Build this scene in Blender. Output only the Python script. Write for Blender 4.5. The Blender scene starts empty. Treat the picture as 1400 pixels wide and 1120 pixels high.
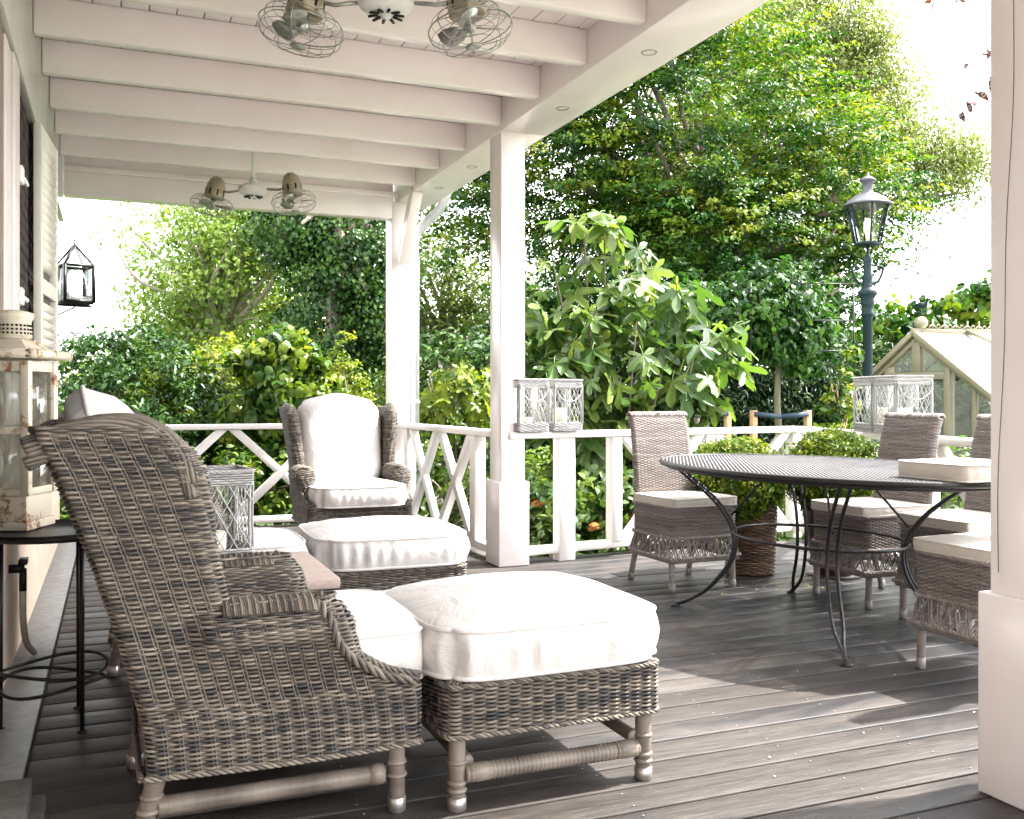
import bpy, math, random
import numpy as np
from mathutils import Vector, Matrix

S = bpy.context.scene
COL = S.collection
rad = math.radians
pi = math.pi

# ------------------------------------------------------------------ camera, sky, sun, exposure
YAW = rad(22.27)
cam_d = bpy.data.cameras.new('camera')
cam = bpy.data.objects.new('camera', cam_d)
COL.objects.link(cam)
cam.location = (0, 0, 1.1)
cam.rotation_euler = (rad(90), 0, -YAW)
cam_d.sensor_width = 36
cam_d.lens = 36 * 1331 / 1400
cam_d.shift_y = -15 / 1400
cam_d.clip_start = 0.05
cam_d.clip_end = 500
S.camera = cam

SUN_TO = Vector((0.72, -0.09, 1.0)).normalized()      # direction towards the sun
SUN_EL = math.asin(SUN_TO.z)
SUN_AZ = math.atan2(SUN_TO.x, SUN_TO.y)
world = bpy.data.worlds.new('World')
S.world = world
world.use_nodes = True
wn = world.node_tree.nodes
wl = world.node_tree.links
wn.clear()
sky = wn.new('ShaderNodeTexSky')
sky.sky_type = 'NISHITA'
sky.sun_disc = False
sky.sun_elevation = SUN_EL
sky.sun_rotation = SUN_AZ
sky.air_density = 1.0
sky.dust_density = 1.5
sky.ozone_density = 1.0
hs = wn.new('ShaderNodeHueSaturation')
hs.inputs['Saturation'].default_value = 0.06          # milky, hazy sky
bg = wn.new('ShaderNodeBackground')
bg.inputs['Strength'].default_value = 0.15
wo = wn.new('ShaderNodeOutputWorld')
wl.new(sky.outputs[0], hs.inputs['Color'])
wl.new(hs.outputs[0], bg.inputs[0])
wl.new(bg.outputs[0], wo.inputs[0])

sun_d = bpy.data.lights.new('sun', 'SUN')
sun_d.energy = 2.0
sun_d.angle = rad(1.0)
sun_d.color = (1.0, 0.95, 0.88)
sun = bpy.data.objects.new('sun', sun_d)
COL.objects.link(sun)
sun.rotation_euler = SUN_TO.to_track_quat('Z', 'Y').to_euler()

S.view_settings.view_transform = 'Standard'
S.view_settings.look = 'None'
S.view_settings.exposure = 3.36
S.view_settings.gamma = 1.0
S.view_settings.use_curve_mapping = False
S.cycles.use_denoising = True
S.cycles.max_bounces = 10
S.cycles.transparent_max_bounces = 24

rnd = random.Random(11)
RNG = np.random.default_rng(11)
sA, cA = math.sin(YAW), math.cos(YAW)


def site(l, d, z=0.0):
    """Garden plan: l metres to the right of and d metres along the veranda's diagonal view axis."""
    return np.array((l * cA + d * sA, -l * sA + d * cA, z))


# ------------------------------------------------------------------ materials
class NT:
    def __init__(s, name):
        s.m = bpy.data.materials.new(name)
        s.m.use_nodes = True
        s.n = s.m.node_tree.nodes
        s.l = s.m.node_tree.links
        s.n.clear()
        s.out = s.n.new('ShaderNodeOutputMaterial')

    def node(s, t, **kw):
        nd = s.n.new(t)
        for k, v in kw.items():
            if hasattr(nd, k) and k not in nd.inputs:
                setattr(nd, k, v)
            else:
                nd.inputs[k].default_value = v
        return nd

    def link(s, a, b):
        s.l.new(a, b)

    def coords(s, scale=(1, 1, 1), loc=(0, 0, 0), rot=(0, 0, 0), which='Object'):
        tc = s.node('ShaderNodeTexCoord')
        mp = s.node('ShaderNodeMapping')
        mp.inputs['Scale'].default_value = scale
        mp.inputs['Location'].default_value = loc
        mp.inputs['Rotation'].default_value = rot
        s.link(tc.outputs[which], mp.inputs[0])
        return mp.outputs[0]

    def world_coords(s, scale=(1, 1, 1)):
        g = s.node('ShaderNodeNewGeometry')
        mp = s.node('ShaderNodeMapping')
        mp.inputs['Scale'].default_value = scale
        s.link(g.outputs['Position'], mp.inputs[0])
        return mp.outputs[0]

    def noise(s, vec, scale, detail=4, rough=.55, dist=0):
        n = s.node('ShaderNodeTexNoise')
        n.inputs['Scale'].default_value = scale
        n.inputs['Detail'].default_value = detail
        n.inputs['Roughness'].default_value = rough
        n.inputs['Distortion'].default_value = dist
        if vec is not None:
            s.link(vec, n.inputs['Vector'])
        return n.outputs['Fac']

    def ramp(s, fac, stops, interp='LINEAR'):
        r = s.node('ShaderNodeValToRGB')
        r.color_ramp.interpolation = interp
        e = r.color_ramp.elements
        while len(e) < len(stops):
            e.new(0.5)
        for el, (p, c) in zip(e, stops):
            el.position = p
            el.color = (*c, 1) if len(c) == 3 else c
        s.link(fac, r.inputs[0])
        return r.outputs[0]

    def mix(s, fac, a, b, mode='MIX'):
        m = s.node('ShaderNodeMix', data_type='RGBA', blend_type=mode)
        for sock, v in ((m.inputs[0], fac), (m.inputs[6], a), (m.inputs[7], b)):
            if hasattr(v, 'is_output'):
                s.link(v, sock)
            elif isinstance(v, (int, float)):
                sock.default_value = v
            else:
                sock.default_value = (*v, 1)
        return m.outputs[2]

    def math(s, op, a, b=0.0, c=None):
        m = s.node('ShaderNodeMath', operation=op)
        for i, v in enumerate((a, b, c)):
            if v is None:
                continue
            if hasattr(v, 'is_output'):
                s.link(v, m.inputs[i])
            else:
                m.inputs[i].default_value = v
        return m.outputs[0]

    def attr(s, name='var'):
        a = s.node('ShaderNodeAttribute')
        a.attribute_name = name
        return a.outputs['Fac']

    def objrand(s):
        return s.node('ShaderNodeObjectInfo').outputs['Random']

    def bump(s, h, strength=.3, dist=.01):
        b = s.node('ShaderNodeBump')
        b.inputs['Strength'].default_value = strength
        b.inputs['Distance'].default_value = dist
        s.link(h, b.inputs['Height'])
        return b.outputs[0]

    def principled(s, color, rough=.5, spec=.5, metal=0, normal=None, final=True, **kw):
        p = s.node('ShaderNodeBsdfPrincipled')
        for k, v in (('Base Color', color), ('Roughness', rough), ('Specular IOR Level', spec), ('Metallic', metal)):
            if hasattr(v, 'is_output'):
                s.link(v, p.inputs[k])
            elif k == 'Base Color':
                p.inputs[k].default_value = (*v, 1)
            else:
                p.inputs[k].default_value = v
        for k, v in kw.items():
            p.inputs[k.replace('_', ' ')].default_value = v
        if normal is not None:
            s.link(normal, p.inputs['Normal'])
        if final:
            s.link(p.outputs[0], s.out.inputs[0])
        return p.outputs[0]


def m_paint(name, col, rough=.38, dirt=.06, bump=.006, spec=.5):
    t = NT(name)
    v = t.world_coords()
    n1 = t.noise(v, 1.7, 5, .6)
    n2 = t.noise(v, 38, 3, .6)
    c2 = tuple(x * (1 - dirt * 2.2) for x in (col[0], col[1] * .985, col[2] * .96))
    c = t.ramp(n1, [(.3, c2), (.62, col)])
    c = t.mix(t.math('MULTIPLY', n2, dirt * .5), c, tuple(x * .85 for x in col))
    r = t.math('MULTIPLY_ADD', n1, .10, rough - .05)
    t.principled(c, r, spec, normal=t.bump(n2, bump, .002))
    return t.m


def m_wicker(name, stops, rough=.55, scale=9.0):
    t = NT(name)
    v = t.coords((1, 1, 3.0))
    n = t.noise(v, scale, 4, .65)
    n2 = t.noise(t.coords((1, 1, 1)), 120, 2, .5)
    f = t.math('ADD', t.math('MULTIPLY', t.attr('var'), .5), t.math('MULTIPLY', n, .5))
    c = t.ramp(f, stops)
    c = t.mix(t.math('MULTIPLY', n2, .35), c, (.05, .045, .04))
    t.principled(c, rough, .35, normal=t.bump(n2, .25, .002))
    return t.m


def m_leaf(name, stops, trans=.35, rough=.40, spec=.32, tcol=None):
    t = NT(name)
    v = t.world_coords()
    n = t.noise(v, 2.1, 3, .6)
    f = t.math('ADD', t.math('MULTIPLY', t.attr('var'), .72), t.math('MULTIPLY', n, .30))
    c = t.ramp(f, stops)
    p = t.principled(c, rough, spec, final=False)
    tr = t.node('ShaderNodeBsdfTranslucent')
    tc = t.mix(1.0, c, tcol or (1.25, 1.25, .55), 'MULTIPLY')
    t.link(tc, tr.inputs[0])
    mx = t.node('ShaderNodeMixShader')
    mx.inputs[0].default_value = trans
    t.link(p, mx.inputs[1])
    t.link(tr.outputs[0], mx.inputs[2])
    t.link(mx.outputs[0], t.out.inputs[0])
    return t.m


def m_glass(name, tint=(.96, .98, .97), refl=1.0, whitewash=0.0):
    t = NT(name)
    tr = t.node('ShaderNodeBsdfTransparent')
    tr.inputs[0].default_value = (*tint, 1)
    gl = t.node('ShaderNodeBsdfGlossy')
    gl.inputs['Roughness'].default_value = .03
    lw = t.node('ShaderNodeLayerWeight')
    lw.inputs[0].default_value = .35
    mx = t.node('ShaderNodeMixShader')
    f = t.math('MULTIPLY_ADD', lw.outputs['Fresnel'], .75 * refl, .03 * refl)
    t.link(f, mx.inputs[0])
    t.link(tr.outputs[0], mx.inputs[1])
    t.link(gl.outputs[0], mx.inputs[2])
    last = mx.outputs[0]
    if whitewash:
        df = t.node('ShaderNodeBsdfDiffuse')
        df.inputs[0].default_value = (.78, .78, .72, 1)
        m2 = t.node('ShaderNodeMixShader')
        n = t.noise(t.world_coords(), 6, 4)
        t.link(t.math('MULTIPLY_ADD', n, .3, whitewash - .15), m2.inputs[0])
        t.link(last, m2.inputs[1])
        t.link(df.outputs[0], m2.inputs[2])
        last = m2.outputs[0]
    t.link(last, t.out.inputs[0])
    return t.m


def m_plain(name, col, rough=.5, spec=.4, metal=0, var=.15, nscale=25, bump=.1, **kw):
    t = NT(name)
    n = t.noise(t.coords(), nscale, 4, .6)
    c = t.ramp(n, [(.3, tuple(x * (1 - var) for x in col)), (.7, tuple(min(1, x * (1 + var)) for x in col))])
    t.principled(c, rough, spec, metal, normal=t.bump(n, bump, .003), **kw)
    return t.m


def m_deck(name):
    t = NT(name)
    vw = t.world_coords((1, 1, 1))
    fine = t.noise(t.world_coords((2.2, 48, 48)), 3.0, 6, .78)
    streak = t.noise(t.world_coords((.9, 9, 9)), 2.2, 5, .6, .4)
    patch = t.noise(t.world_coords((.55, 1.5, 1)), 1.3, 5, .62, .8)
    r = t.objrand()
    f = t.math('ADD', t.math('MULTIPLY', streak, .42), t.math('MULTIPLY_ADD', fine, .80, -.18))
    f = t.math('ADD', f, t.math('MULTIPLY_ADD', r, .18, -.03))
    c = t.ramp(f, [(.30, (.020, .0172, .015)), (.44, (.044, .0375, .0335)), (.56, (.075, .065, .059)), (.66, (.101, .088, .081)), (.8, (.131, .115, .107))])
    # wetness and stains, plus tree shade painted into the colour round the table
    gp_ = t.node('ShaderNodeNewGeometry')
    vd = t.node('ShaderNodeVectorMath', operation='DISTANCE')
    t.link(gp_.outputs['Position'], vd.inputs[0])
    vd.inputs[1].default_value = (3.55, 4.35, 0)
    tree_shade = t.math('MULTIPLY_ADD', vd.outputs['Value'], -.12, .25)
    tree_shade = t.math('MAXIMUM', tree_shade, -.02)
    patch = t.math('ADD', patch, tree_shade)
    wet_shade = t.ramp(t.math('ADD', patch, t.math('MULTIPLY_ADD', r, .16, -.08)), [(.47, (0, 0, 0)), (.58, (1, 1, 1))])
    c = t.mix(t.math('MULTIPLY', wet_shade, .85), c, (.022, .0225, .025))
    ro = t.math('MULTIPLY_ADD', wet_shade, -.16, .60)
    grooves = t.node('ShaderNodeTexWave', wave_type='BANDS', bands_direction='Y')
    grooves.inputs['Scale'].default_value = 30
    t.link(vw, grooves.inputs['Vector'])
    h = t.math('ADD', t.math('MULTIPLY', fine, .9), t.math('MULTIPLY', grooves.outputs['Fac'], .2))
    t.principled(c, ro, .28, normal=t.bump(h, .32, .004))
    return t.m


def m_rusty(name):
    t = NT(name)
    v = t.coords()
    n = t.noise(v, 14, 6, .68, .4)
    n2 = t.noise(v, 55, 3, .6)
    mask = t.ramp(t.math('ADD', t.math('MULTIPLY', n, .75), t.math('MULTIPLY', n2, .3)), [(.56, (0, 0, 0)), (.64, (1, 1, 1))])
    rust = t.ramp(n2, [(.3, (.10, .035, .015)), (.7, (.26, .11, .045))])
    c = t.mix(mask, (.52, .46, .36), rust)
    t.principled(c, t.math('MULTIPLY_ADD', mask, .35, .45), .4, normal=t.bump(n, .35, .004))
    return t.m


def m_fabric(name, col=(.53, .497, .48)):
    t = NT(name)
    v = t.coords()
    w = t.noise(v, 420, 2, .5)
    big = t.noise(v, 7, 4, .55, .6)
    c = t.mix(t.math('MULTIPLY', big, .10), col, (.66, .62, .58))
    h = t.math('ADD', t.math('MULTIPLY', big, 1.0), t.math('MULTIPLY', w, .06))
    t.principled(c, .85, .2, normal=t.bump(h, .5, .03), Sheen_Weight=.15)
    return t.m


def m_bark(name, a=(.09, .07, .055), b=(.18, .15, .12)):
    t = NT(name)
    n = t.noise(t.coords((1, 1, .25)), 18, 5, .65)
    t.principled(t.ramp(n, [(.3, a), (.7, b)]), .85, .3, normal=t.bump(n, .6, .01))
    return t.m


def m_wall_plaster(name):
    t = NT(name)
    v = t.world_coords()
    n = t.noise(v, 2.2, 5, .6, .5)
    n2 = t.noise(v, 60, 3)
    c = t.ramp(n, [(.35, (.62, .54, .42)), (.55, (.66, .50, .40)), (.7, (.72, .66, .56))])
    t.principled(c, .75, .3, normal=t.bump(n2, .25, .004))
    return t.m


def m_lawn(name):
    t = NT(name)
    v = t.world_coords()
    n = t.noise(v, 3, 5, .6)
    n2 = t.noise(v, 40, 3)
    c = t.ramp(t.math('ADD', t.math('MULTIPLY', n, .6), t.math('MULTIPLY', n2, .4)), [(.3, (.025, .045, .012)), (.7, (.07, .12, .03))])
    t.principled(c, .9, .2, normal=t.bump(n2, .8, .03))
    return t.m


M = {}
M['white'] = m_paint('white_paint', (.87, .80, .80), .22, .03)
M['white_rail'] = m_paint('white_rail_paint', (.84, .80, .785), .40, .05)
M['grey_paint'] = m_paint('grey_green_paint', (.50, .52, .47), .22, .08)
M['shutter'] = m_paint('cream_shutter_paint', (.70, .66, .58), .45, .10)
M['frame'] = m_paint('mauve_frame_paint', (.60, .55, .53), .45, .10)
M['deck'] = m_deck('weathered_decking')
M['grate'] = m_plain('grey_board', (.22, .22, .22), .5, .5, 0, .25, 18, .2)
M['fabric'] = m_fabric('white_linen')
M['fabric2'] = m_fabric('cream_linen', (.52, .475, .42))
M['wicker'] = m_wicker('grey_wicker', [(.24, (.020, .023, .028)), (.37, (.052, .049, .045)), (.48, (.108, .092, .074)), (.62, (.18, .151, .12)), (.85, (.29, .247, .20))])
M['wicker_d'] = m_wicker('taupe_wicker', [(.2, (.15, .125, .113)), (.5, (.28, .24, .22)), (.8, (.41, .36, .335))], .55, 7)
M['wicker_b'] = m_wicker('brown_willow', [(.2, (.035, .02, .014)), (.5, (.11, .06, .035)), (.8, (.28, .17, .095))], .5, 8)
M['wicker_w'] = m_wicker('whitewashed_wicker', [(.2, (.22, .215, .21)), (.5, (.40, .39, .385)), (.8, (.56, .555, .55))], .6, 7)
M['lining'] = m_plain('wicker_lining', (.055, .05, .044), .8, .2, 0, .4, 60, .4)
M['cane'] = m_wicker('wrapped_cane', [(.15, (.04, .038, .037)), (.42, (.125, .100, .083)), (.66, (.20, .165, .135)), (.9, (.29, .255, .22))], .42, 5)
M['chrome'] = m_plain('brushed_ferrule', (.36, .34, .32), .35, .5, .8, .1, 30, .05)
M['ferrule'] = m_plain('dull_ferrule', (.24, .225, .215), .45, .5, .3, .1, 30, .05)
M['iron'] = m_plain('dark_iron', (.018, .017, .018), .42, .35, 0, .3, 40, .15)
M['iron_top'] = m_plain('grey_iron_mesh', (.12, .115, .12), .55, .25, 0, .25, 40, .15)
M['black'] = m_plain('black_metal', (.008, .0075, .0075), .4, .25, 0, .3, 40, .1)
M['lamp_green'] = m_plain('dark_green_cast_iron', (.014, .027, .030), .5, .15, 0, .25, 30, .15)
M['lamp_hood'] = m_plain('grey_lamp_hood', (.085, .085, .10), .5, .2, 0, .15, 30, .1)
M['fan'] = m_plain('brushed_pewter', (.34, .34, .31), .34, .5, .75, .15, 30, .06)
M['fan_brass'] = m_plain('aged_brass_motor', (.36, .31, .22), .42, .5, .6, .2, 25, .08)
M['fan_white'] = m_plain('white_enamel', (.72, .72, .69), .3, .5, 0, .05, 20, .02)
M['stone'] = m_plain('pinkish_stone', (.33, .255, .225), .6, .4, 0, .12, 55, .15)
M['rusty'] = m_rusty('rusty_white_iron')
M['brass_rust'] = m_plain('rust', (.20, .09, .04), .8, .3, 0, .5, 30, .5)
M['glass'] = m_glass('clear_glass')
M['glass_roof'] = m_glass('whitewashed_roof_glass', (.95, .97, .95), 1.0, .60)
M['glass_gh'] = m_glass('greenhouse_glass', (.90, .97, .93), 1.2, .16)
M['candle'] = m_plain('candle_wax', (.86, .78, .62), .5, .4, 0, .04, 12, .05)
M['gh_frame'] = m_paint('putty_paint', (.25, .22, .15), .45, .10)
M['jamb'] = m_paint('brown_jamb_paint', (.20, .14, .11), .45, .10)
M['brick'] = m_plain('dark_brick', (.045, .032, .028), .85, .3, 0, .5, 35, .5)
M['mortar'] = m_plain('mortar', (.13, .12, .11), .9, .2, 0, .3, 60, .5)
M['plaster'] = m_wall_plaster('plaster')
M['dark_room'] = m_plain('dark_interior', (.012, .010, .009), .8, .2, 0, .3, 8, .1)
M['zinc'] = m_plain('zinc_pipe', (.62, .64, .66), .32, .5, .55, .10, 12, .05)
M['hose'] = m_plain('beige_hose', (.38, .33, .25), .5, .4)
M['pot'] = m_plain('dark_glazed_pot', (.045, .026, .018), .35, .5, 0, .4, 12, .2)
M['bounce_paving'] = m_plain('bounce_sandstone', (.50, .455, .41), .8, .3, 0, .14, 3, .2)
M['soil'] = m_plain('soil', (.03, .022, .016), .95, .2, 0, .4, 60, .9)
M['wood'] = m_plain('raw_stake_wood', (.42, .27, .15), .7, .3, 0, .2, 14, .2)
M['strap'] = m_plain('blue_grey_strap', (.035, .055, .085), .6, .4, 0, .2, 20, .1)
M['step'] = m_plain('grey_step_wood', (.12, .115, .11), .75, .3, 0, .3, 22, .3)
M['bark'] = m_bark('bark')
M['bark_pale'] = m_bark('pale_bark', (.20, .17, .13), (.38, .33, .27))
M['bark_mid'] = m_bark('green_brown_bark', (.10, .09, .06), (.20, .18, .12))
M['lawn'] = m_lawn('lawn')
M['petal'] = m_plain('white_rose_petal', (.85, .82, .76), .6, .3, 0, .06, 30, .1)
M['petal_y'] = m_plain('yellow_petal', (.55, .48, .12), .7, .3, 0, .3, 30, .1)
M['rust_flower'] = m_plain('faded_bloom', (.36, .15, .05), .8, .2, 0, .4, 40, .4)
M['cottage'] = m_paint('cottage_white', (.78, .77, .74), .6, .05)
M['slate'] = m_plain('slate', (.16, .15, .16), .7, .3, 0, .25, 12, .3)

G = dict(
    beech=[(.12, (.006, .034, .006)), (.40, (.022, .095, .010)), (.60, (.075, .19, .014)), (.78, (.22, .31, .022)), (.95, (.42, .42, .04))],
    pale=[(.15, (.085, .15, .035)), (.5, (.18, .28, .06)), (.85, (.33, .41, .10))],
    hornbeam=[(.15, (.012, .045, .010)), (.5, (.03, .10, .018)), (.8, (.08, .18, .03)), (.97, (.26, .32, .05))],
    birch=[(.15, (.055, .075, .025)), (.5, (.105, .13, .045)), (.85, (.17, .19, .07))],
    ivy=[(.15, (.008, .030, .006)), (.5, (.024, .075, .012)), (.85, (.08, .15, .025))],
    ivyb=[(.15, (.014, .050, .008)), (.42, (.05, .125, .015)), (.68, (.17, .26, .025)), (.92, (.42, .44, .05))],
    dark=[(.15, (.006, .020, .008)), (.5, (.016, .046, .014)), (.85, (.045, .095, .022))],
    shrub=[(.15, (.012, .036, .007)), (.5, (.045, .10, .015)), (.85, (.19, .25, .035))],
    gold=[(.15, (.08, .16, .02)), (.5, (.24, .33, .03)), (.85, (.46, .47, .06))],
    fig=[(.15, (.035, .085, .020)), (.5, (.085, .16, .032)), (.85, (.20, .27, .065))],
    box=[(.15, (.04, .10, .010)), (.5, (.12, .21, .018)), (.85, (.32, .36, .03))],
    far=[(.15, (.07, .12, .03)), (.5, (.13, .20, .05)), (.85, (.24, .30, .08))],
    copper=[(.15, (.03, .012, .014)), (.5, (.075, .025, .025)), (.85, (.15, .05, .035))],
)
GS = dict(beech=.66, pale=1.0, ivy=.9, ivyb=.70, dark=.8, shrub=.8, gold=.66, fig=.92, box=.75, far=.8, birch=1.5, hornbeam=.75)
for k, v in G.items():
    gs = GS.get(k, 1.0)
    v = [(p_, tuple(x * gs for x in c_)) for p_, c_ in v]
    M['l_' + k] = m_leaf('leaf_' + k, v, .38 if k not in ('dark', 'ivy', 'copper') else .22, .34 if k == 'fig' else .40, .55 if k == 'fig' else .30)


# ------------------------------------------------------------------ mesh building
class MB:
    def __init__(s):
        s.V, s.F, s.A, s.n = [], [], [], 0

    def add(s, V, F, a=0.5):
        V = np.asarray(V, float).reshape(-1, 3)
        s.V.append(V)
        if isinstance(F, np.ndarray):
            s.F.append(F + s.n)
        else:
            by = {}
            for f in F:
                by.setdefault(len(f), []).append(f)
            for k in by:
                s.F.append(np.array(by[k]) + s.n)
        s.A.append(np.full(len(V), a) if np.isscalar(a) else np.asarray(a, float))
        s.n += len(V)
        return s

    def box(s, x0, x1, y0, y1, z0, z1, a=.5, mat=None):
        V = np.array([(x, y, z) for z in (z0, z1) for y in (y0, y1) for x in (x0, x1)], float)
        if mat is not None:
            V = xf(mat, V)
        F = np.array([(0, 2, 3, 1), (4, 5, 7, 6), (0, 1, 5, 4), (1, 3, 7, 5), (3, 2, 6, 7), (2, 0, 4, 6)])
        return s.add(V, F, a)

    def beam(s, p0, p1, w, h, up=(0, 0, 1), a=.5, ext=0.0):
        """bar of section w (across) by h (along up) between two points"""
        p0, p1 = np.array(p0, float), np.array(p1, float)
        t = p1 - p0
        L = np.linalg.norm(t)
        t /= L
        p0 = p0 - t * ext
        p1 = p1 + t * ext
        u = np.array(up, float)
        u = u - t * u.dot(t)
        if np.linalg.norm(u) < 1e-6:
            u = np.array((1., 0, 0)) - t * t[0]
        u /= np.linalg.norm(u)
        b = np.cross(t, u)
        V = [p + b * sx * w / 2 + u * sz * h / 2 for p in (p0, p1) for sz in (-1, 1) for sx in (-1, 1)]
        F = np.array([(0, 1, 3, 2), (4, 6, 7, 5), (0, 4, 5, 1), (1, 5, 7, 3), (3, 7, 6, 2), (2, 6, 4, 0)])
        return s.add(V, F, a)

    def tube(s, P, r, k=6, closed=False, a=.5, cap=True):
        P = np.asarray(P, float)
        n = len(P)
        R = np.full(n, r) if np.isscalar(r) else np.asarray(r, float)
        T = np.gradient(P, axis=0) if not closed else np.roll(P, -1, 0) - np.roll(P, 1, 0)
        T /= np.maximum(np.linalg.norm(T, axis=1, keepdims=True), 1e-9)
        u = np.array((0, 0, 1.)) if abs(T[0][2]) < .9 else np.array((1., 0, 0))
        U = np.zeros_like(P)
        for i in range(n):
            u = u - T[i] * u.dot(T[i])
            u = u / max(np.linalg.norm(u), 1e-9)
            U[i] = u
        B = np.cross(T, U)
        th = np.arange(k) * 2 * pi / k
        V = P[:, None] + R[:, None, None] * (np.cos(th)[None, :, None] * U[:, None] + np.sin(th)[None, :, None] * B[:, None])
        i = np.arange(n if closed else n - 1)[:, None]
        j = np.arange(k)[None]
        i2 = (i + 1) % n
        j2 = (j + 1) % k
        F = np.stack([i * k + j, i * k + j2, i2 * k + j2, i2 * k + j], -1).reshape(-1, 4)
        aa = a if np.isscalar(a) else np.repeat(np.asarray(a, float), k)
        s.add(V.reshape(-1, 3), F, aa)
        if cap and not closed:
            s.F.append(np.array([list(range(k))[::-1]]) + s.n - n * k)
            s.F.append(np.array([list(range((n - 1) * k, n * k))]) + s.n - n * k)
        return s

    def lathe(s, prof, c=(0, 0, 0), k=20, a=.5, mat=None):
        prof = np.asarray(prof, float)
        n = len(prof)
        th = np.arange(k) * 2 * pi / k
        V = np.stack([prof[:, None, 0] * np.cos(th)[None], prof[:, None, 0] * np.sin(th)[None], np.repeat(prof[:, 1:2], k, 1)], -1).reshape(-1, 3)
        if mat is not None:
            V = xf(mat, V)
        V = V + np.array(c)
        i = np.arange(n - 1)[:, None]
        j = np.arange(k)[None]
        F = np.stack([i * k + j, i * k + (j + 1) % k, (i + 1) * k + (j + 1) % k, (i + 1) * k + j], -1).reshape(-1, 4)
        s.add(V, F, a)
        for r0, fl in ((0, True), (n - 1, False)):
            if prof[r0][0] > 1e-4:
                f = list(range(r0 * k, r0 * k + k))
                s.F.append(np.array([f[::-1] if fl else f]) + s.n - n * k)
        return s

    def grid(s, P, a=.5, closed_u=False):
        """P: (n, m, 3) array of points"""
        n, m = P.shape[:2]
        i = np.arange(n if closed_u else n - 1)[:, None]
        j = np.arange(m - 1)[None]
        i2 = (i + 1) % n
        F = np.stack([i * m + j, i2 * m + j, i2 * m + j + 1, i * m + j + 1], -1).reshape(-1, 4)
        return s.add(P.reshape(-1, 3), F, a)

    def poly_prism(s, pts, h0, h1, axis='z', a=.5):
        """extrude a 2D outline"""
        n = len(pts)
        def mk(p, h):
            return {'z': (p[0], p[1], h), 'y': (p[0], h, p[1]), 'x': (h, p[0], p[1])}[axis]
        V = [mk(p, h0) for p in pts] + [mk(p, h1) for p in pts]
        F = [list(range(n))[::-1], list(range(n, 2 * n))] + [[i, (i + 1) % n, n + (i + 1) % n, n + i] for i in range(n)]
        return s.add(V, F, a)

    def mesh(s, name, mat, smooth=False):
        me = bpy.data.meshes.new(name)
        V = np.concatenate(s.V)
        me.vertices.add(len(V))
        me.vertices.foreach_set('co', V.astype(np.float32).ravel())
        li = np.concatenate([f.ravel() for f in s.F]).astype(np.int32)
        ls = np.concatenate([np.full(len(f), f.shape[1]) for f in s.F]).astype(np.int32)
        st = np.concatenate([[0], np.cumsum(ls)[:-1]]).astype(np.int32)
        me.loops.add(len(li))
        me.loops.foreach_set('vertex_index', li)
        me.polygons.add(len(ls))
        me.polygons.foreach_set('loop_start', st)
        me.polygons.foreach_set('loop_total', ls)
        if smooth:
            me.polygons.foreach_set('use_smooth', np.ones(len(ls), bool))
        me.update(calc_edges=True)
        at = me.attributes.new('var', 'FLOAT', 'POINT')
        at.data.foreach_set('value', np.concatenate(s.A).astype(np.float32))
        me.materials.append(M[mat])
        return me

    def build(s, name, mat, parent=None, smooth=False, bevel=0, loc=None):
        me = s.mesh(name, mat, smooth)
        return put(name, me, parent, bevel, loc)


def put(name, me, parent=None, bevel=0, loc=None):
    o = bpy.data.objects.new(name, me)
    COL.objects.link(o)
    if parent:
        o.parent = parent
    if loc is not None:
        o.location = loc
    if bevel:
        b = o.modifiers.new('bevel', 'BEVEL')
        b.width = bevel
        b.segments = 2
        b.limit_method = 'ANGLE'
        b.angle_limit = rad(40)
    return o


def xf(m, V):
    m = np.array(m)
    return V @ m[:3, :3].T + m[:3, 3]


def tag(o, label=None, cat=None, group=None, kind=None):
    if label:
        o['label'] = label
    if cat:
        o['category'] = cat
    if group:
        o['group'] = group
    if kind:
        o['kind'] = kind
    return o


def thing(name, label, cat, loc=(0, 0, 0), rz=0, group=None):
    o = bpy.data.objects.new(name, None)
    o.empty_display_size = .1
    COL.objects.link(o)
    o.location = loc
    o.rotation_euler = (0, 0, rz)
    return tag(o, label, cat, group)


def copy_tree(o, parent=None):
    c = o.copy()
    COL.objects.link(c)
    if parent:
        c.parent = parent
    for ch in list(o.children):
        copy_tree(ch, c)
    return c


def resample(P, ds):
    P = np.asarray(P, float)
    L = np.concatenate([[0], np.cumsum(np.linalg.norm(np.diff(P, axis=0), axis=1))])
    n = max(3, int(round(L[-1] / ds)) + 1)
    q = np.linspace(0, L[-1], n)
    return np.stack([np.interp(q, L, P[:, i]) for i in range(3)], 1), q


def smooth_path(pts, n):
    """Catmull-Rom through points"""
    P = np.asarray(pts, float)
    P = np.vstack([2 * P[0] - P[1], P, 2 * P[-1] - P[-2]])
    out = []
    m = len(P) - 3
    per = max(2, int(math.ceil(n / m)))
    for i in range(m):
        p0, p1, p2, p3 = P[i:i + 4]
        for t in np.linspace(0, 1, per, endpoint=False):
            out.append(.5 * ((2 * p1) + (-p0 + p2) * t + (2 * p0 - 5 * p1 + 4 * p2 - p3) * t * t + (-p0 + 3 * p1 - 3 * p2 + p3) * t ** 3))
    out.append(P[-2])
    return np.array(out)


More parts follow.
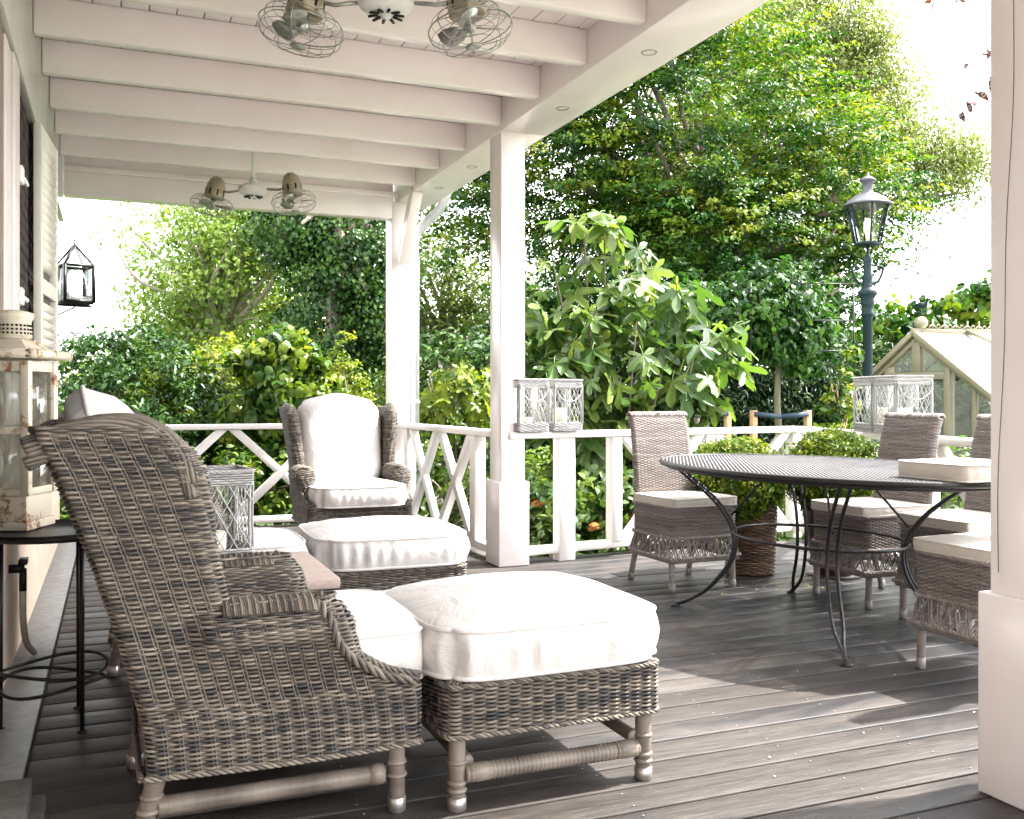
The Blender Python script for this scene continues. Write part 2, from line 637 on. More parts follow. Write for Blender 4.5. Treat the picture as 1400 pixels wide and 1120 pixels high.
def strand(mb, P, N, r, q, stake, parity, amp, k=4, jitter=0.0, closed=False, var=None, flat=1.0):
    """one woven strand along P, wobbling along N over and under the stakes"""
    T = (np.roll(P, -1, 0) - np.roll(P, 1, 0)) if closed else np.gradient(P, axis=0)
    T /= np.maximum(np.linalg.norm(T, axis=1, keepdims=True), 1e-9)
    N = N - T * (N * T).sum(1, keepdims=True)
    N /= np.maximum(np.linalg.norm(N, axis=1, keepdims=True), 1e-9)
    B = np.cross(T, N)
    C = P + N * (amp * np.cos(pi * q / stake + parity * pi))[:, None]
    th = np.arange(k) * 2 * pi / k
    V = C[:, None] + r * (np.cos(th)[None, :, None] * N[:, None] + flat * np.sin(th)[None, :, None] * B[:, None])
    n = len(P)
    i = np.arange(n if closed else n - 1)[:, None]
    j = np.arange(k)[None]
    i2 = (i + 1) % n
    F = np.stack([i * k + j, i * k + (j + 1) % k, i2 * k + (j + 1) % k, i2 * k + j], -1).reshape(-1, 4)
    base = RNG.random() if var is None else var
    # a new cane starts now and then along the row
    nc = max(2, int(q[-1] / .11))
    cuts = np.sort(RNG.random(nc)) * q[-1]
    vals = np.clip(base * .3 + .7 * RNG.random(nc + 1), 0, 1)
    a = vals[np.searchsorted(cuts, q)]
    mb.add(V.reshape(-1, 3), F, np.repeat(a, k))


def braid(mb, path, rs, rh, pitch, n=3, k=5, dens=.008):
    P, q = resample(path, dens)
    T = np.gradient(P, axis=0)
    T /= np.linalg.norm(T, axis=1, keepdims=True)
    u = np.array((0., 1, 0)) if abs(T[0][1]) < .9 else np.array((1., 0, 0))
    U = np.zeros_like(P)
    for i in range(len(P)):
        u = u - T[i] * u.dot(T[i])
        u /= np.linalg.norm(u)
        U[i] = u
    B = np.cross(T, U)
    for j in range(n):
        ph = 2 * pi * j / n + 2 * pi * q / pitch
        C = P + rh * (np.cos(ph)[:, None] * U + np.sin(ph)[:, None] * B)
        mb.tube(C, rs, k, a=.28 + .55 * float(RNG.random()))


def ribbed(mb, p0, p1, r0, r1, pitch=.0075, k=10, depth=.0018, seed=0):
    """cane-wrapped pole"""
    p0, p1 = np.array(p0, float), np.array(p1, float)
    L = np.linalg.norm(p1 - p0)
    n = max(4, int(L / pitch))
    t = np.repeat(np.arange(n + 1), 2)[1:-1] / n
    off = np.tile([-1, 1], n)
    tt = np.sort(np.concatenate([np.linspace(0, 1, n + 1), (np.arange(n) + .5) / n]))
    R = r0 + (r1 - r0) * tt + depth * np.tile([0, 1], n + 1)[:len(tt)]
    P = p0 + (p1 - p0) * tt[:, None]
    a = np.clip(.40 + .22 * np.sin(tt * L * 31 + seed) + RNG.random(len(tt)) * .2 + (.22 if depth > .003 else .06) * np.tile([-1, 1], n + 1)[:len(tt)], 0, 1)
    mb.tube(P, R, k, a=a)


# ------------------------------------------------------------------ ground
g = MB()
n = 40
xs = np.linspace(-150, 150, n)
P = np.stack(np.meshgrid(xs, xs, indexing='ij'), -1)
P = np.concatenate([P, np.full((n, n, 1), -.45)], -1)
g.grid(P)
tag(g.build('lawn', 'lawn', smooth=True), 'garden ground around the raised deck', None, None, 'structure')

# ------------------------------------------------------------------ deck
deck = bpy.data.objects.new('deck', None)
COL.objects.link(deck)
tag(deck, 'weathered timber deck of long boards running across the veranda', None, None, 'structure')
PITCH = .1445
R0, R1 = np.array((5.05, 6.32)), np.array((4.38, 4.0))     # terrace railing corner and a point along its second run


def deck_right(y):
    if y > 6.15:
        return 2.62
    return R0[0] + (y - R0[1]) * (R0[0] - R1[0]) / (R0[1] - R1[1]) + .06


y = -.9
i = 0
while y < 8.55:
    x0, x1 = -.235, deck_right(y + .07)
    cuts = [x0]
    if i % 7 == 1 and x1 > 3:
        cuts.append(2.9 + .0 * i)
    elif i % 9 == 4 and x1 > 3.6:
        cuts.append(1.85)
    cuts.append(x1)
    for a, b in zip(cuts[:-1], cuts[1:]):
        dz = rnd.uniform(-.0015, .0015)
        m = MB().box(a + .002, b - .002, y + .0045, y + PITCH - .0055, -.028 + dz, dz)
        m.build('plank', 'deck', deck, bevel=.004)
    y += PITCH
    i += 1
# grey drain boards along the house wall
y = -.9
for L in (2.9, 2.42, 2.1, 2.0):
    MB().box(-.385, -.243, y + .002, min(y + L, 8.5) - .002, -.02, .006).build('edge_board', 'grate', deck, bevel=.002)
    y += L
sc = MB()
for yy in np.arange(.0, 6.0, PITCH):
    for X in (.62, 1.3, 1.95, 2.35, 3.4, 4.3):
        if X < deck_right(yy) - .1:
            for oy in (.03, .11):
                sc.lathe([(0, 0), (.0032, 0), (.0032, .0010), (0, .0012)], (X + rnd.uniform(-.012, .012), yy - .9 + 6 * PITCH + oy, .0005), 6)
tag(sc.build('screws', 'ferrule', deck), None, None, None, 'stuff')
# joists below and fascia
fz = MB()
for X in np.arange(-.2, 5, .6):
    fz.box(X, X + .05, -.9, 6.0 if X > 2.5 else 8.5, -.20, -.032)
fz.box(-.30, -.21, -.9, 8.5, -.19, -.0305)
fz.box(-.4, 2.62, 8.53, 8.57, -.45, -.002)
fz.box(2.63, 2.66, 6.2, 8.56, -.45, -.002)
fz.build('deck_joist', 'step', deck)

# added pale slabs, out of view, that bounce light onto the veranda ceiling
pv = MB()
rp = random.Random(4)
yy = -9.0
while yy < -.95:
    xx = -1.0 + rp.uniform(-.5, 0)
    while xx < 11:
        wd = rp.choice((.6, .8, 1.0))
        pv.box(xx + .004, xx + wd - .004, yy + .004, yy + .596, -.12, -.06 + rp.uniform(-.003, .003))
        xx += wd
    yy += .6
pav = pv.build('bounce_paving', 'bounce_paving', None)
tag(pav, 'added pale stone slabs behind the deck, unseen, bouncing light to the ceiling', None, None, 'structure')

# ------------------------------------------------------------------ veranda
ver = thing('veranda', 'white painted timber veranda roof on posts covering the lounge deck', 'veranda')
ZC = 3.066
# ceiling boards, running along the veranda
bw = .132
x = -.36
me = MB().box(.0022, bw - .0022, -1.2, 8.52, ZC, ZC + .02).mesh('ceiling_board', 'white')
while x < 2.34:
    put('ceiling_board', me, ver, .004, (x, 0, 0))
    x += bw
MB().box(-.9, 2.95, -1.3, 8.62, ZC + .025, ZC + .13).build('roof_deck', 'step', ver)
jme = MB().box(-.36, 2.335, 0, .07, 2.883, ZC - .001).mesh('joist', 'white')
for Y in (.95, 1.56, 2.17, 2.785, 3.40, 4.02, 4.64, 5.262, 5.885, 6.57, 7.175, 7.815):
    put('joist', jme, ver, .006, (0, Y, 0))
for ya, yb_ in ((-1.2, 3.395), (3.399, 5.905), (5.909, 8.66)):
    MB().box(2.335, 2.665, ya, yb_, 2.845, ZC - .0005).build('header_beam', 'white', ver, bevel=.004)
MB().box(2.667, 2.69, -1.2, 8.68, 2.885, ZC + .12).build('fascia_board', 'white', ver, bevel=.003)
MB().box(-.36, 2.30, 8.40, 8.54, 2.70, ZC - .001).build('end_beam', 'white', ver, bevel=.006)
MB().box(-.36, 2.333, 8.36, 8.398, 2.885, 2.93).build('end_ledge', 'white', ver, bevel=.004)
MB().box(-.40, -.362, -1.2, 8.5, 2.50, ZC - .002).build('wall_plate', 'grey_paint', ver, bevel=.004)
# gutter
gp = [(2.70 + .065 + .065 * math.cos(t), 3.02 + .065 * math.sin(t)) for t in np.linspace(pi, 2 * pi, 10)]
gm = MB()
Pg = np.array([[(px, yy, pz) for px, pz in gp] for yy in (-1.2, 8.7)])
gm.grid(Pg)
gm.build('gutter', 'zinc', ver, True)


def post(X0, X1, Y0, Y1, ped=.655, zt=2.846, brace=None):
    p = MB().box(X0, X1, Y0, Y1, 0, zt).build('post', 'white', ver, bevel=.006)
    e = .022
    MB().box(X0 - e, X1 + e, Y0 - e, Y1 + e, .001, ped).build('pedestal', 'white', p, bevel=.006)
    return p


p_near = post(2.262, 2.62, 1.63, 2.008, .562)
post(2.345, 2.515, 5.915, 6.12, .555)
p_far = post(2.285, 2.455, 8.40, 8.60, .60)
ck = [(2.2615, 1.962 + .012 * math.sin(z * 2.1) + .004 * math.sin(z * 9) - .02 * (z - 1), z) for z in np.linspace(.62, 2.8, 40)]
MB().tube(ck, .0011, 4).build('crack', 'brick', p_near)
b = MB().beam((2.37, 8.33, 2.33), (2.37, 7.93, 2.84), .09, .10, up=(0, 1, 1), ext=.03)
b.build('brace', 'white', p_far, bevel=.004)
b = MB().beam((2.20, 8.47, 2.40), (1.80, 8.47, 2.70), .09, .10, up=(1, 0, 1), ext=.03)
# downpipe
dp = MB()
path = smooth_path([(2.765, 8.30, 3.0), (2.765, 8.32, 2.92), (2.72, 8.40, 2.80), (2.60, 8.52, 2.66), (2.545, 8.56, 2.55), (2.545, 8.56, 2.35)], 24)
dp.tube(np.vstack([path, [(2.545, 8.56, .1)]]), .042, 14)
dpo = dp.build('downpipe', 'zinc', ver, True)
for z in (2.05, 1.05):
    MB().lathe([(.044, 0), (.050, .002), (.050, .03), (.044, .032)], (2.545, 8.56, z), 14).build('bracket', 'zinc', dpo, True)
# recessed lights in the header underside
for Y in (3.2, 4.28, 5.30, 6.9, 7.7):
    d = MB().lathe([(.025, .004), (.036, -.003), (.040, -.003), (.042, .0), (.042, .006)], (2.50, Y, 2.845), 20).build('downlight', 'chrome', ver, True)
    MB().lathe([(0, .003), (.026, .002)], (2.50, Y, 2.8445), 16).build('lens', 'fan_white', d, True)

# ------------------------------------------------------------------ house wall on the left
house = thing('house', 'dark brick house wall with louvred shutter beside the veranda', 'house')
hw = MB()
hw.box(-.9, -.42, 3.96, 8.28, .62, 3.3)
hw.box(-.9, -.42, -1.2, 2.3, .62, 3.3)
hw.box(-.9, -.42, 2.3, 3.96, 2.9, 3.3)
hw.build('wall', 'mortar', house)
MB().box(-.9, -.385, -1.2, 8.32, -.3, .615).build('plinth', 'plaster', house, bevel=.004)
MB().box(-1.0, -.86, 2.2, 4.1, .3, 2.95).build('dark_room', 'dark_room', house)
# bricks beside the casing, where the wall shows
bme = MB().box(0, .022, .004, .206, .004, .058).mesh('brick', 'brick')
row = 0
z = .86
while z < 2.5:
    y0 = 4.16 + (.105 if row % 2 else 0)
    while y0 < 6.2:
        if y0 > 4.6:
            put('brick', bme, house, 0, (-.42 + rnd.uniform(-.002, .002), y0, z))
        y0 += .21
    z += .0625
    row += 1
# door / window casing
MB().box(-.42, -.366, 4.36, 4.60, .62, 2.49).build('casing', 'frame', house, bevel=.006)
MB().box(-.42, -.378, 4.15, 4.355, .62, 2.49).build('casing', 'frame', house, bevel=.006)
MB().box(-.50, -.385, 3.97, 4.145, .62, 2.49).build('jamb', 'jamb', house, bevel=.004)
for z in (1.50, 2.02):
    l = MB().box(-.40, -.355, 4.62, 4.70, z, z + .075).build('shutter_latch', 'fan_white', house, bevel=.008)
    MB().tube([(-.365, 4.70, z + .04), (-.36, 4.84, z + .04), (-.36, 4.88, z + .04)], .010, 8).build('knob', 'fan_white', l, True)
# louvred shutter folded back against the wall
sh = bpy.data.objects.new('shutter', None)
COL.objects.link(sh)
sh.parent = house
sh.location = (-.375, 5.48, 0)
sh.rotation_euler = (0, 0, rad(-4.5))
SW, Z0, Z1 = .60, .9, 2.50
m = MB()
m.box(0, .038, 0, .06, Z0, Z1).box(0, .038, SW - .06, SW, Z0, Z1)
for a, b_ in ((Z0, Z0 + .09), (1.64, 1.72), (Z1 - .09, Z1)):
    m.box(.001, .037, .06, SW - .06, a, b_)
m.build('shutter_frame', 'shutter', sh, bevel=.003)
sl = MB().box(-.006, .006, .062, SW - .062, -.028, .028, mat=Matrix.Translation((.02, 0, 0)) @ Matrix.Rotation(rad(35), 4, 'Y')).mesh('slat', 'shutter')
z = Z0 + .12
while z < Z1 - .1:
    if not 1.6 < z < 1.76:
        put('slat', sl, sh, 0, (0, 0, z))
    z += .046

# tap and hose on the plinth
tap = thing('garden_tap', 'black garden tap with beige hose on the plaster plinth', 'tap')
MB().tube([(-.385, 4.35, .42), (-.33, 4.35, .42)], .018, 10).tube([(-.335, 4.35, .42), (-.335, 4.35, .33)], .014, 10).box(-.35, -.32, 4.33, 4.42, .435, .455).build('tap_body', 'black', tap, True)
MB().tube(smooth_path([(-.335, 4.35, .34), (-.335, 4.36, .22), (-.33, 4.45, .10), (-.31, 4.6, .02)], 20), .013, 8).build('hose', 'hose', tap, True)
# step at the door
stp = thing('wooden_step', 'low stack of grey wooden step boards at bottom left by the wall', 'step')
MB().box(-.395, -.195, 1.9, 2.82, .055, .115).build('tread', 'step', stp, bevel=.005)
MB().box(-.395, -.165, 1.9, 2.86, .007, .053).build('tread', 'step', stp, bevel=.005)


# ------------------------------------------------------------------ railings
def rail_thing(label, A, B, posts, panels, h=.885, hb=.10, tw=.115, a_over=0, b_over=0):
    """A, B plan points; posts: fractions (metres from A, width); panels: (s0, s1) each crossed by two braces"""
    A, B = np.array(A, float), np.array(B, float)
    L = np.linalg.norm(B - A)
    ang = math.atan2(B[1] - A[1], B[0] - A[0])
    t = thing('railing', label, 'railing', (A[0], A[1], 0), ang, 'white timber railings around the deck')
    MB().box(-a_over, L + b_over, -tw / 2, tw / 2, h - .045, h).build('top_rail', 'white_rail', t, bevel=.008)
    MB().box(.0, L, -.035, .035, hb - .055, hb).build('bottom_rail', 'white_rail', t, bevel=.005)
    for s, w, zb in posts:
        MB().box(s - w / 2, s + w / 2, -.042, .042, zb, h - .0455).build('post', 'white_rail', t, bevel=.005)
    for s0, s1 in panels:
        for k, (u, v) in enumerate(((s0, s1), (s1, s0))):
            z0, z1 = hb + .0005, h - .0455
            # mitred brace as a parallelogram prism
            w = .062
            dx = v - u
            Lb = math.hypot(dx, z1 - z0)
            ww = w * Lb / (z1 - z0) / 2
            y0 = -.030 + k * .002
            sgn = 1 if dx > 0 else -1
            pts = [(u, z0), (u + sgn * 2 * ww, z0), (v, z1), (v - sgn * 2 * ww, z1)]
            if sgn < 0:
                pts = pts[::-1]
            MB().poly_prism(pts, y0, -y0 - .004, 'y').build('brace', 'white_rail', t, bevel=.004)
    return t


rail_thing('white railing with crossed braces across the far end of the veranda', (-.30, 8.47), (2.28, 8.47),
           [(.03, .07, .0)], [(.31, 1.19), (1.19, 2.07)])
rail_thing('white railing with two crosses between the corner post and the middle post', (2.40, 8.38), (2.40, 6.13),
           [(.16, .10, .10), (1.87, .11, .10)], [(.215, 1.0), (1.0, 1.81)])
rail_thing('white terrace railing behind the dining chair and the boxwood baskets', (2.53, 5.97), tuple(R0),
           [(.32, .13, .0), (.74, .085, .10), (1.60, .08, .10), (2.50, .10, .0)], [(.785, 1.56), (1.64, 2.44)], .879, .11, .13, .14, .02)
dr = (R1 - R0) / np.linalg.norm(R1 - R0)
Q0 = R0 + dr * .075
Q1 = R0 + dr * 4.6
rail_thing('white terrace railing under the right-hand pair of wicker lanterns', tuple(Q0), tuple(Q1),
           [(.95, .085, .10), (1.9, .085, .10), (2.9, .1, 0)], [(.02, .90), (1.0, 1.85), (1.95, 2.85)], .8785, .11, .13)


# ------------------------------------------------------------------ cushions
def cush_mesh(w, d, h, puff, seed, wr=.006, pipe=.006, corner=.05, soft=1.0):
    r = np.random.default_rng(seed)
    n = 56
    s = np.linspace(-1, 1, n)
    ks = r.normal(0, 3.2, (10, 2))
    ph = r.random(10) * 6.28

    def nz(x, y):
        return sum(np.sin(k[0] * x * 3 + k[1] * y * 3 + p) for k, p in zip(ks, ph)) / 5

    def outline(sx, ty):
        # softened corners, slightly bowed edges
        x = w / 2 * sx * (1 + .025 * soft * (1 - ty * ty))
        y = d / 2 * ty * (1 + .025 * soft * (1 - sx * sx))
        c = (np.abs(sx) * np.abs(ty)) ** 6 * corner
        return x - np.sign(sx) * c, y - np.sign(ty) * c
    mb = MB()
    SX, TY = np.meshgrid(s, s, indexing='ij')
    X, Y = outline(SX, TY)
    dome = ((1 - np.abs(SX) ** 2.6) * (1 - np.abs(TY) ** 2.6)) ** .75
    Zt = h + puff * dome + wr * .35 * nz(X * 2, Y * 2) * (dome + .25)
    mb.grid(np.stack([X, Y, Zt], -1))
    Zb = np.zeros_like(X) - .004 * dome
    mb.grid(np.stack([X[::-1], Y[::-1], Zb], -1))
    per = [(-1 + 2 * i / (n - 1), -1) for i in range(n - 1)] + [(1, -1 + 2 * i / (n - 1)) for i in range(n - 1)] + \
          [(1 - 2 * i / (n - 1), 1) for i in range(n - 1)] + [(-1, 1 - 2 * i / (n - 1)) for i in range(n - 1)]
    per = np.array(per)
    px, py = outline(per[:, 0], per[:, 1])
    nrm = np.stack([np.where(np.abs(per[:, 0]) > .999, np.sign(per[:, 0]), 0), np.where(np.abs(per[:, 1]) > .999, np.sign(per[:, 1]), 0)], 1)
    nrm /= np.linalg.norm(nrm, axis=1, keepdims=True)
    zt_edge = h + wr * .35 * nz(px * 2, py * 2) * .25
    m = 9
    rows = []
    arc = np.arange(len(per)) / len(per) * 2 * (w + d)
    rip = sum(np.sin(2 * pi * arc * f + p) * a for f, p, a in zip(r.uniform(4, 22, 11), r.random(11) * 6.28, r.uniform(.2, 1, 11))) / 2.5
    rip = rip * (.35 + .65 * (np.sin(2 * pi * arc * 1.3 + 1) * .5 + .5))
    for j in range(m):
        v = j / (m - 1)
        b = math.sin(pi * v)
        off = b * (.018 * soft + wr * rip)
        rows.append(np.stack([px + nrm[:, 0] * off, py + nrm[:, 1] * off, zt_edge * v], 1))
    mb.grid(np.stack(rows, 1), closed_u=True)
    top = np.stack([px, py, zt_edge], 1)
    bot = np.stack([px, py, zt_edge * 0], 1)
    pm = MB().tube(top, pipe, 6, True).tube(bot, pipe, 6, True)
    return mb, pm


def cushion(name, label, cat, w, d, h, puff, loc, rz, seed, mat='fabric', group=None, wr=.006, tilt=(0, 0), pipe=.0075, soft=1.0):
    mb, pm = cush_mesh(w, d, h, puff, seed, wr, pipe, .05 if soft > .5 else .012, soft)
    o = mb.build(name, mat, None, True)
    o.location = loc
    o.rotation_euler = (tilt[0], tilt[1], rz)
    tag(o, label, cat, group)
    pm.build('piping', mat, o, True)
    return o


def back_cushion(label, loc, rz, seed, group=None):
    """camel-backed back cushion, local x forward"""
    r = np.random.default_rng(seed)
    n = 30
    s = np.linspace(-1, 1, n)
    SY, TZ = np.meshgrid(s, s, indexing='ij')
    W, H, T = .635, .655, .21
    ztop = H + .035 * np.exp(-(SY / .45) ** 2) - .02 * np.abs(SY) ** 3
    Y = W / 2 * SY * (1 + .03 * TZ) - np.sign(SY) * (np.abs(SY * TZ)) ** 6 * .05
    Zz = ztop * (TZ + 1) / 2
    Zz = Zz - np.sign(TZ) * (np.abs(SY * TZ)) ** 6 * .03
    dome = ((1 - np.abs(SY) ** 5) * (1 - np.abs(TZ) ** 5)) ** .5
    wob = .006 * np.sin(SY * 7 + r.random() * 6) * np.sin(TZ * 5 + r.random() * 6)
    rake = -.33 * Zz * .95
    mb = MB()
    mb.grid(np.stack([T * .62 * dome + wob * dome + rake, Y, Zz], -1))
    mb.grid(np.stack([-T * .38 * dome + rake, Y, Zz], -1)[::-1])
    o = mb.build('back_cushion', 'fabric', None, True)
    o.location = loc
    o.rotation_euler = (0, 0, rz)
    tag(o, label, 'cushion', group)
    e = np.concatenate([np.stack([rake, Y, Zz], -1)[:, -1], np.stack([rake, Y, Zz], -1)[::-1][1:, 0][:0]])
    e = np.concatenate([np.stack([rake, Y, Zz], -1)[0, :], np.stack([rake, Y, Zz], -1)[1:, -1], np.stack([rake, Y, Zz], -1)[-1, ::-1][1:]])
    MB().tube(e, .007, 6).build('piping', 'fabric', o, True)
    return o


# ------------------------------------------------------------------ wing chair (local: faces +x, width along y, centre y = 0)
REAR = [(.20, .085), (.318, .075), (.53, .018), (.72, -.042), (.94, -.125), (1.0, -.158), (1.06, -.175)]
ARMF = [(.20, .715), (.36, .719), (.372, .690), (.384, .640), (.45, .545), (.52, .500), (.56, .488), (.61, .484)]
WINGF = [(.60, .222), (.75, .190), (.898, .172), (.94, .160), (.987, .130), (1.02, .085), (1.045, .03), (1.06, -.02)]


def lut(tab, z):
    return float(np.interp(z, [a for a, _ in tab], [b for _, b in tab]))


def chair_side(sign):
    """woven wing, arm and side as rows that loop round the front edge; sign -1 is the near side (local y negative)"""
    HW = .335
    mb = MB()
    stake = .036
    lin = MB()
    z = .205
    row = 0
    rimrows = []
    while z < 1.035:
        xr = lut(REAR, z)
        xfr = lut(ARMF, z) if z < .603 else lut(WINGF, z)
        if z < .60:
            if z < .40:
                ta = .055
            elif z < .525:
                ta = .055 + .085 * ((z - .40) / .125) ** 1.3
            else:
                ta = .14 * math.sqrt(max(.02, 1 - ((z - .525) / .078) ** 2))
        else:
            ta = .075
        xs_ = np.linspace(xr, xfr, 26)
        def tt(x):
            s_ = min(1, max(0, (x - .15) / .09))
            s_ = s_ * s_ * (3 - 2 * s_)
            if z >= .60:
                return .075
            return .075 + (ta - .075) * s_ if z > .36 else .055
        splay = .05 * max(0, (z - .6) / .45) ** 1.2
        top_in = 1.0
        yo = HW + splay
        outer = [(x, sign * (yo + tt(x) * (.62)), z) for x in xs_]
        tf = tt(xfr)
        cc = [(xfr + .5 * tf * math.sin(t), sign * (yo + tf * .12 + .5 * tf * math.cos(t)), z) for t in np.linspace(.25, pi - .25, 7)]
        inner = [(x, sign * (yo - tt(x) * .38), z) for x in xs_[::-1]]
        rc = [(xr + .004, sign * (yo - .05), z), (xr - .004, sign * (yo - .01), z), (xr - .002, sign * (yo + .02), z)]
        outer[0] = (xr + .010, outer[0][1], z)
        path = rc + outer + cc + (inner if z > .34 else [])
        P_, q = resample(path, stake / 4)
        T_ = np.gradient(P_, axis=0)
        N_ = np.cross(T_, (0, 0, 1.)) * (-sign) * -1
        N_ = N_ if sign < 0 else N_
        strand(mb, P_, N_, .0043, q, stake, row % 2, .0062, 4, flat=.95)
        row += 1
        z += .0056
    # vertical stakes
    return mb


def chair_proto():
    t = thing('wing_chair', 'x', 'armchair')
    HW = .335
    for sg in (-1, 1):
        sp = chair_side(sg).build('side_panel', 'wicker', t, True)
        # stakes (pairs of thin canes running up the panel)
        st = MB()
        for i in range(1, 22):
            for o in (-.004, .004):
                pts = []
                for z in np.linspace(.205, 1.02, 18):
                    x = lut(REAR, z) + i * .036 + o
                    xm = lut(ARMF, z) if z < .603 else lut(WINGF, z)
                    if x < xm:
                        if z >= .60 or x < .15:
                            th = .075 if z > .36 else .055
                        else:
                            ta = .055 if z < .40 else (.055 + .085 * ((z - .40) / .125) ** 1.3 if z < .525 else .14 * math.sqrt(max(.02, 1 - ((z - .525) / .078) ** 2)))
                            s_ = min(1, (x - .15) / .09)
                            s_ = s_ * s_ * (3 - 2 * s_)
                            th = (.075 + (ta - .075) * s_) if z > .36 else .055
                        pts.append((x, sg * (HW + .05 * max(0, (z - .6) / .45) ** 1.2 + th * .62 + .0050), z))
                    else:
                        break
                if len(pts) > 2:
                    st.tube(pts, .0017, 4, a=.6, cap=False)
        st.build('stake', 'wicker', t, True)
        # solid lining inside the panel
        ln = MB()
        poly = [(lut(REAR, z) + .012, z) for z in np.linspace(.21, 1.0, 9)] + [(lut(WINGF, z) - .004, z) for z in (1.0, .95, .9, .75, .62)] + \
               [(.47, .575), (.48, .54)] + [(lut(ARMF, z) - .004, z) for z in (.5, .45, .385, .36, .21)]
        y0 = HW
        ln.poly_prism(poly, sg * (y0 + .006), sg * (y0 + .018), 'y')
        ln.build('lining', 'lining', t)
        # top roll of the wing
        tr = MB()
        top = smooth_path([(-.180, sg * (HW + .055), .985), (-.12, sg * (HW + .062), 1.012), (-.03, sg * (HW + .066), 1.035), (.045, sg * (HW + .066), 1.036),
                           (.10, sg * (HW + .064), 1.012), (.145, sg * (HW + .062), .965), (.172, sg * (HW + .060), .90)], 40)
        tr.tube(top, .024, 8, a=.3)
        braid(tr, top, .0055, .0235, .9, 14, 5, .01)
        tr.tube(top + np.array((0, sg * .010, -.033)), .012, 8, a=.3)
        braid(tr, top + np.array((0, sg * .010, -.033)), .0048, .0125, .40, 8, 5, .01)
        lead = smooth_path([(.172, sg * (HW + .060), .90), (.190, sg * (HW + .05), .76), (.215, sg * (HW + .035), .63), (.24, sg * (HW + .03), .60)], 20)
        braid(tr, lead, .006, .007, .12, 3, 5, .008)
        tr.build('top_roll', 'wicker', t, True)
        # arm cap bands and the plaited front edge
        ar = MB()
        yv = HW + .12 * .14
        for i in range(13):
            av = .35 + .45 * float(RNG.random())
            for j in range(3):
                xx = .245 + i * .0172 + j * .0054
                bulge = .003 if j == 1 else 0
                arc = [(xx, sg * (HW + .017 + (.083 + bulge) * math.sin(f)), .524 + (.083 + bulge) * math.cos(f)) for f in np.linspace(-.85, .85, 10)]
                ar.tube(arc, .0042, 4, a=av, cap=False)
        ar.build('arm_cap', 'wicker', t, True)
        br = MB()
        fr = smooth_path([(.468, sg * (HW + .04), .598), (.497, sg * (HW + .085), .55), (.510, sg * (HW + .082), .51), (.555, sg * (HW + .055), .447),
                          (.64, sg * (HW + .042), .392), (.70, sg * (HW + .038), .372), (.735, sg * (HW + .03), .362)], 40)
        braid(br, fr, .0065, .0075, .085, 3, 5, .006)
        fr2 = fr * np.array((1, 1, 1)) + np.array((.014, -sg * .022, .010))
        braid(br, fr2, .005, .006, .06, 3, 5, .006)
        br.build('front_braid', 'wicker', t, True)
    # back
    bk = MB()
    row = 0
    for z in np.arange(.205, .985, .0056):
        x = lut(REAR, z) - .004
        sp = .05 * max(0, (z - .6) / .45) ** 1.2
        Y = HW + sp - .02
        P_, q = resample([(x + .008, -Y, z), (x, -Y + .05, z), (x, Y - .05, z), (x + .008, Y, z)], .009)
        strand(bk, P_, np.tile((-1., 0, 0), (len(P_), 1)), .0043, q, .036, row % 2, .0062, 4)
        row += 1
    # top crest of the back, camel shaped
    crest = smooth_path([(-.140, -HW - .03, .985), (-.150, -.2, .99), (-.155, 0, 1.02), (-.150, .2, .99), (-.140, HW + .03, .985)], 30)
    bk.tube(crest, .018, 8, a=.3)
    braid(bk, crest, .0052, .0185, .8, 12, 5, .01)
    bk.build('back_panel', 'wicker', t, True)
    MB().grid(np.array([[(lut(REAR, z) + .03, y, z) for y in (-HW, HW)] for z in np.linspace(.21, .99, 8)])).build('back_lining', 'lining', t)
    # front apron and seat
    fp = MB()
    row = 0
    for z in np.arange(.205, .352, .0056):
        P_, q = resample([(.735, -HW - .03, z), (.738, 0, z), (.735, HW + .03, z)], .009)
        strand(fp, P_, np.tile((1., 0, 0), (len(P_), 1)), .0043, q, .036, row % 2, .0062, 4)
        row += 1
    fp.box(.70, .722, -HW, HW, .21, .34, a=.3)
    fp.build('front_panel', 'wicker', t, True)
    MB().box(.08, .70, -HW - .005, HW + .005, .325, .34).build('seat_deck', 'lining', t)
    # twisted bottom rim
    rm = MB()
    yb = HW + .035
    braid(rm, smooth_path([(.066, -yb, .202), (.4, -yb, .196), (.74, -yb, .202)], 20), .0042, .0048, .055, 3, 5, .006)
    braid(rm, smooth_path([(.066, yb, .202), (.4, yb, .196), (.74, yb, .202)], 20), .0042, .0048, .055, 3, 5, .006)
    braid(rm, [(.745, -yb, .202), (.745, 0, .2), (.745, yb, .202)], .0042, .0048, .055, 3, 5, .006)
    braid(rm, [(.06, -yb, .202), (.055, 0, .2), (.06, yb, .202)], .0042, .0048, .055, 3, 5, .006)
    rm.build('bottom_rim', 'wicker', t, True)
    for sx, xt, xb in ((0, .11, .06), (1, .695, .70)):
        for sg in (-1, 1):
            lg = MB()
            ribbed(lg, (xt, sg * .30, .23), (xb, sg * .295, .035), .0245, .021)
            for zz in (.10, .135):
                lg.lathe([(.026, -.006), (.029, 0), (.026, .006)], (xb + (xt - xb) * (zz - .03) / .2, sg * .297, zz), 12, a=.7)
            l = lg.build('leg', 'cane', t, True)
            MB().lathe([(.0, .0), (.020, .0), (.024, .004), (.025, .04), (.022, .042)], (xb, sg * .295, 0), 14).build('ferrule', 'chrome', l, True)
